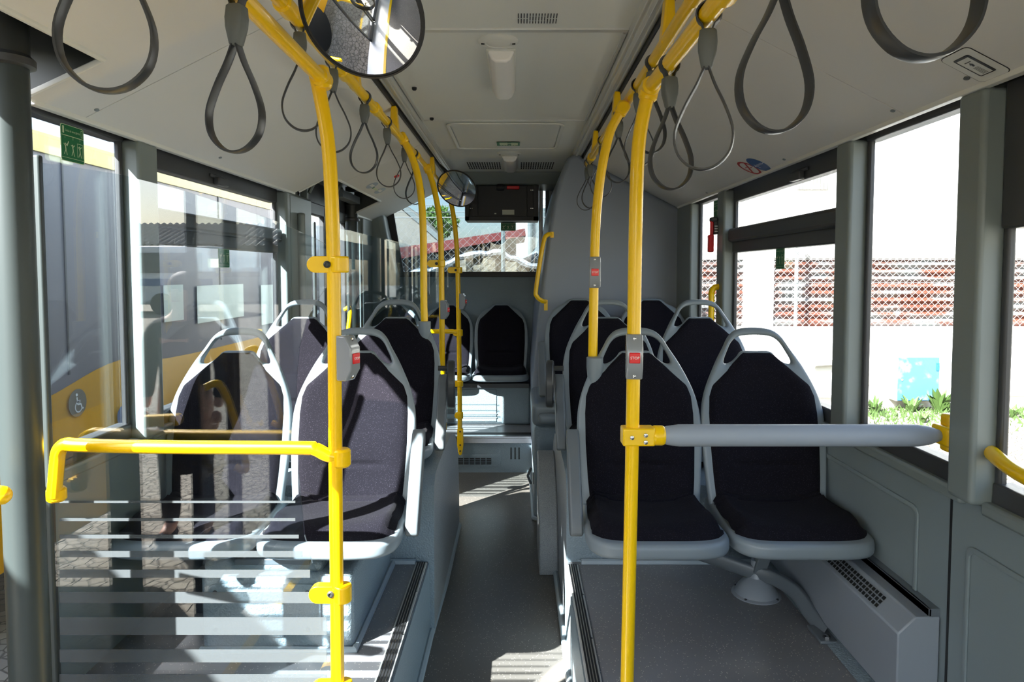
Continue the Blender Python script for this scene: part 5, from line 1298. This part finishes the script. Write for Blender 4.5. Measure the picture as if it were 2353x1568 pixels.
# ---------------------------------------------------------------- person outside by the near door
def skin_chain(name, pts, rad, m, parent, sub=2, root=0, edges=None):
    me = bpy.data.meshes.new(name); o = bpy.data.objects.new(name, me)
    wl_ = wloc(parent) if parent else Vector((0, 0, 0))
    me.from_pydata([tuple(Vector(p)-wl_) for p in pts], edges or [(i, i+1) for i in range(len(pts)-1)], [])
    COL.objects.link(o); o.parent = parent
    sk = o.modifiers.new('skin', 'SKIN'); sk.use_smooth_shade = True
    for i, v in enumerate(me.skin_vertices[0].data): v.radius = rad[i] if isinstance(rad[i], tuple) else (rad[i], rad[i]); v.use_root = (i == root)
    s_ = o.modifiers.new('sub', 'SUBSURF'); s_.levels = sub; s_.render_levels = sub
    me.materials.append(M[m]); return o
px0, py0 = -2.22, -.95
def B(x, y, z): return Vector((px0+x, py0+y, GZ+z))
r = thing('person', 'person in a dark coat standing outside with hanging hands, mirrored in the glass screen', 'person', B(0, 0, 0))
bp_ = [B(0, 0, .95), B(0, 0, 1.15), B(0, .01, 1.35), B(0, .0, 1.46), B(0, .01, 1.54), B(0, .02, 1.64), B(0, .015, 1.72),
       B(-.11, 0, .9), B(-.11, .02, .5), B(-.12, -.02, .1), B(-.12, .12, .04), B(.11, 0, .9), B(.11, .02, .5), B(.12, -.02, .1), B(.12, .12, .04),
       B(-.19, 0, 1.42), B(-.25, -.02, 1.14), B(-.24, .06, .90), B(.19, 0, 1.42), B(.25, -.02, 1.14), B(.24, .06, .90)]
be = [(0, 1), (1, 2), (2, 3), (3, 4), (4, 5), (5, 6), (0, 7), (7, 8), (8, 9), (9, 10), (0, 11), (11, 12), (12, 13), (13, 14), (3, 15), (15, 16), (16, 17), (3, 18), (18, 19), (19, 20)]
br = [(.15, .11), (.145, .11), (.165, .115), (.10, .09), (.055, .055), (.085, .10), (.075, .085), .095, .06, .045, .04, .095, .06, .045, .04, .06, .045, .032, .06, .045, .032]
skin_chain('body', bp_, br, 'skin', r, edges=be)
cp_ = [B(0, 0, .42), B(0, 0, .7), B(0, 0, .98), B(0, 0, 1.2), B(0, .005, 1.36), B(0, 0, 1.45), B(-.2, 0, 1.41), B(-.26, -.02, 1.14), B(-.245, .05, .95), B(.2, 0, 1.41), B(.26, -.02, 1.14), B(.245, .05, .95)]
ce = [(0, 1), (1, 2), (2, 3), (3, 4), (4, 5), (5, 6), (6, 7), (7, 8), (5, 9), (9, 10), (10, 11)]
skin_chain('coat', cp_, [(.21, .17), (.19, .155), (.175, .14), (.17, .135), (.185, .13), (.11, .10), .078, .064, .052, .078, .064, .052], 'coat', r, edges=ce, root=2)
for sx in (-1, 1):
    skin_chain('trouser_leg', [B(.11*sx, 0, .80), B(.11*sx, .02, .5), B(.12*sx, -.01, .09)], [.10, .075, .065], 'trouser', r, sub=1)
    skin_chain('shoe', [B(.12*sx, -.05, .045), B(.12*sx, .06, .045), B(.125*sx, .17, .035)], [.05, .05, .038], 'coat', r, sub=1)
    h = B(.24*sx, .07, .89)
    skin_chain('hand', [h, h+Vector((0, .015, -.05)), h+Vector((0, .03, -.085))], [(.028, .02), (.042, .022), (.04, .018)], 'skin', r)
    for k in range(4):
        a = h+Vector((0, .03, -.085))+Vector((sx*.004, (k-1.5)*.019, 0)); l_ = (.03, .036, .034, .026)[k]
        skin_chain('finger', [a, a+Vector((-sx*.006, .004, -l_)), a+Vector((-sx*.024, .006, -l_*1.7)), a+Vector((-sx*.036, .004, -l_*1.3))], [.010, .009, .0085, .008], 'skin', r, sub=1)
    a = h+Vector((0, .04, -.03)); skin_chain('thumb', [a, a+Vector((-sx*.01, .03, -.025)), a+Vector((-sx*.022, .035, -.055))], [.012, .010, .009], 'skin', r, sub=1)
b = MB(); hc = B(0, .0, 1.70)
b.grid(lambda s_, t: hc+Vector((.098*math.sin(t*PI*.62)*math.cos(2*PI*s_), -.02+.112*math.sin(t*PI*.62)*math.sin(2*PI*s_), .105*math.cos(t*PI*.62))), 24, 12); b.build('hair', 'hair', r)
b = MB(); f = B(0, .115, 1.66)
b.add([f+Vector(v) for v in ((-.012, -.01, -.02), (.012, -.01, -.02), (0, .022, -.018), (0, -.005, .03))], [(0, 1, 2), (0, 2, 3), (1, 3, 2)]); b.build('nose', 'skin', r)
b = MB()
for sx in (-.034, .034): b.lathe([(.001, .008), (.009, .006), (.011, 0)], f+Vector((sx, -.012, .02)), (0, 1, 0), n=10)
b.build('eye', 'dark', r)
b = MB(); b.tube([f+Vector((-.024, -.012, -.05)), f+Vector((0, -.002, -.052)), f+Vector((.024, -.012, -.05))], .005, 6); b.build('mouth', 'stickred', r)
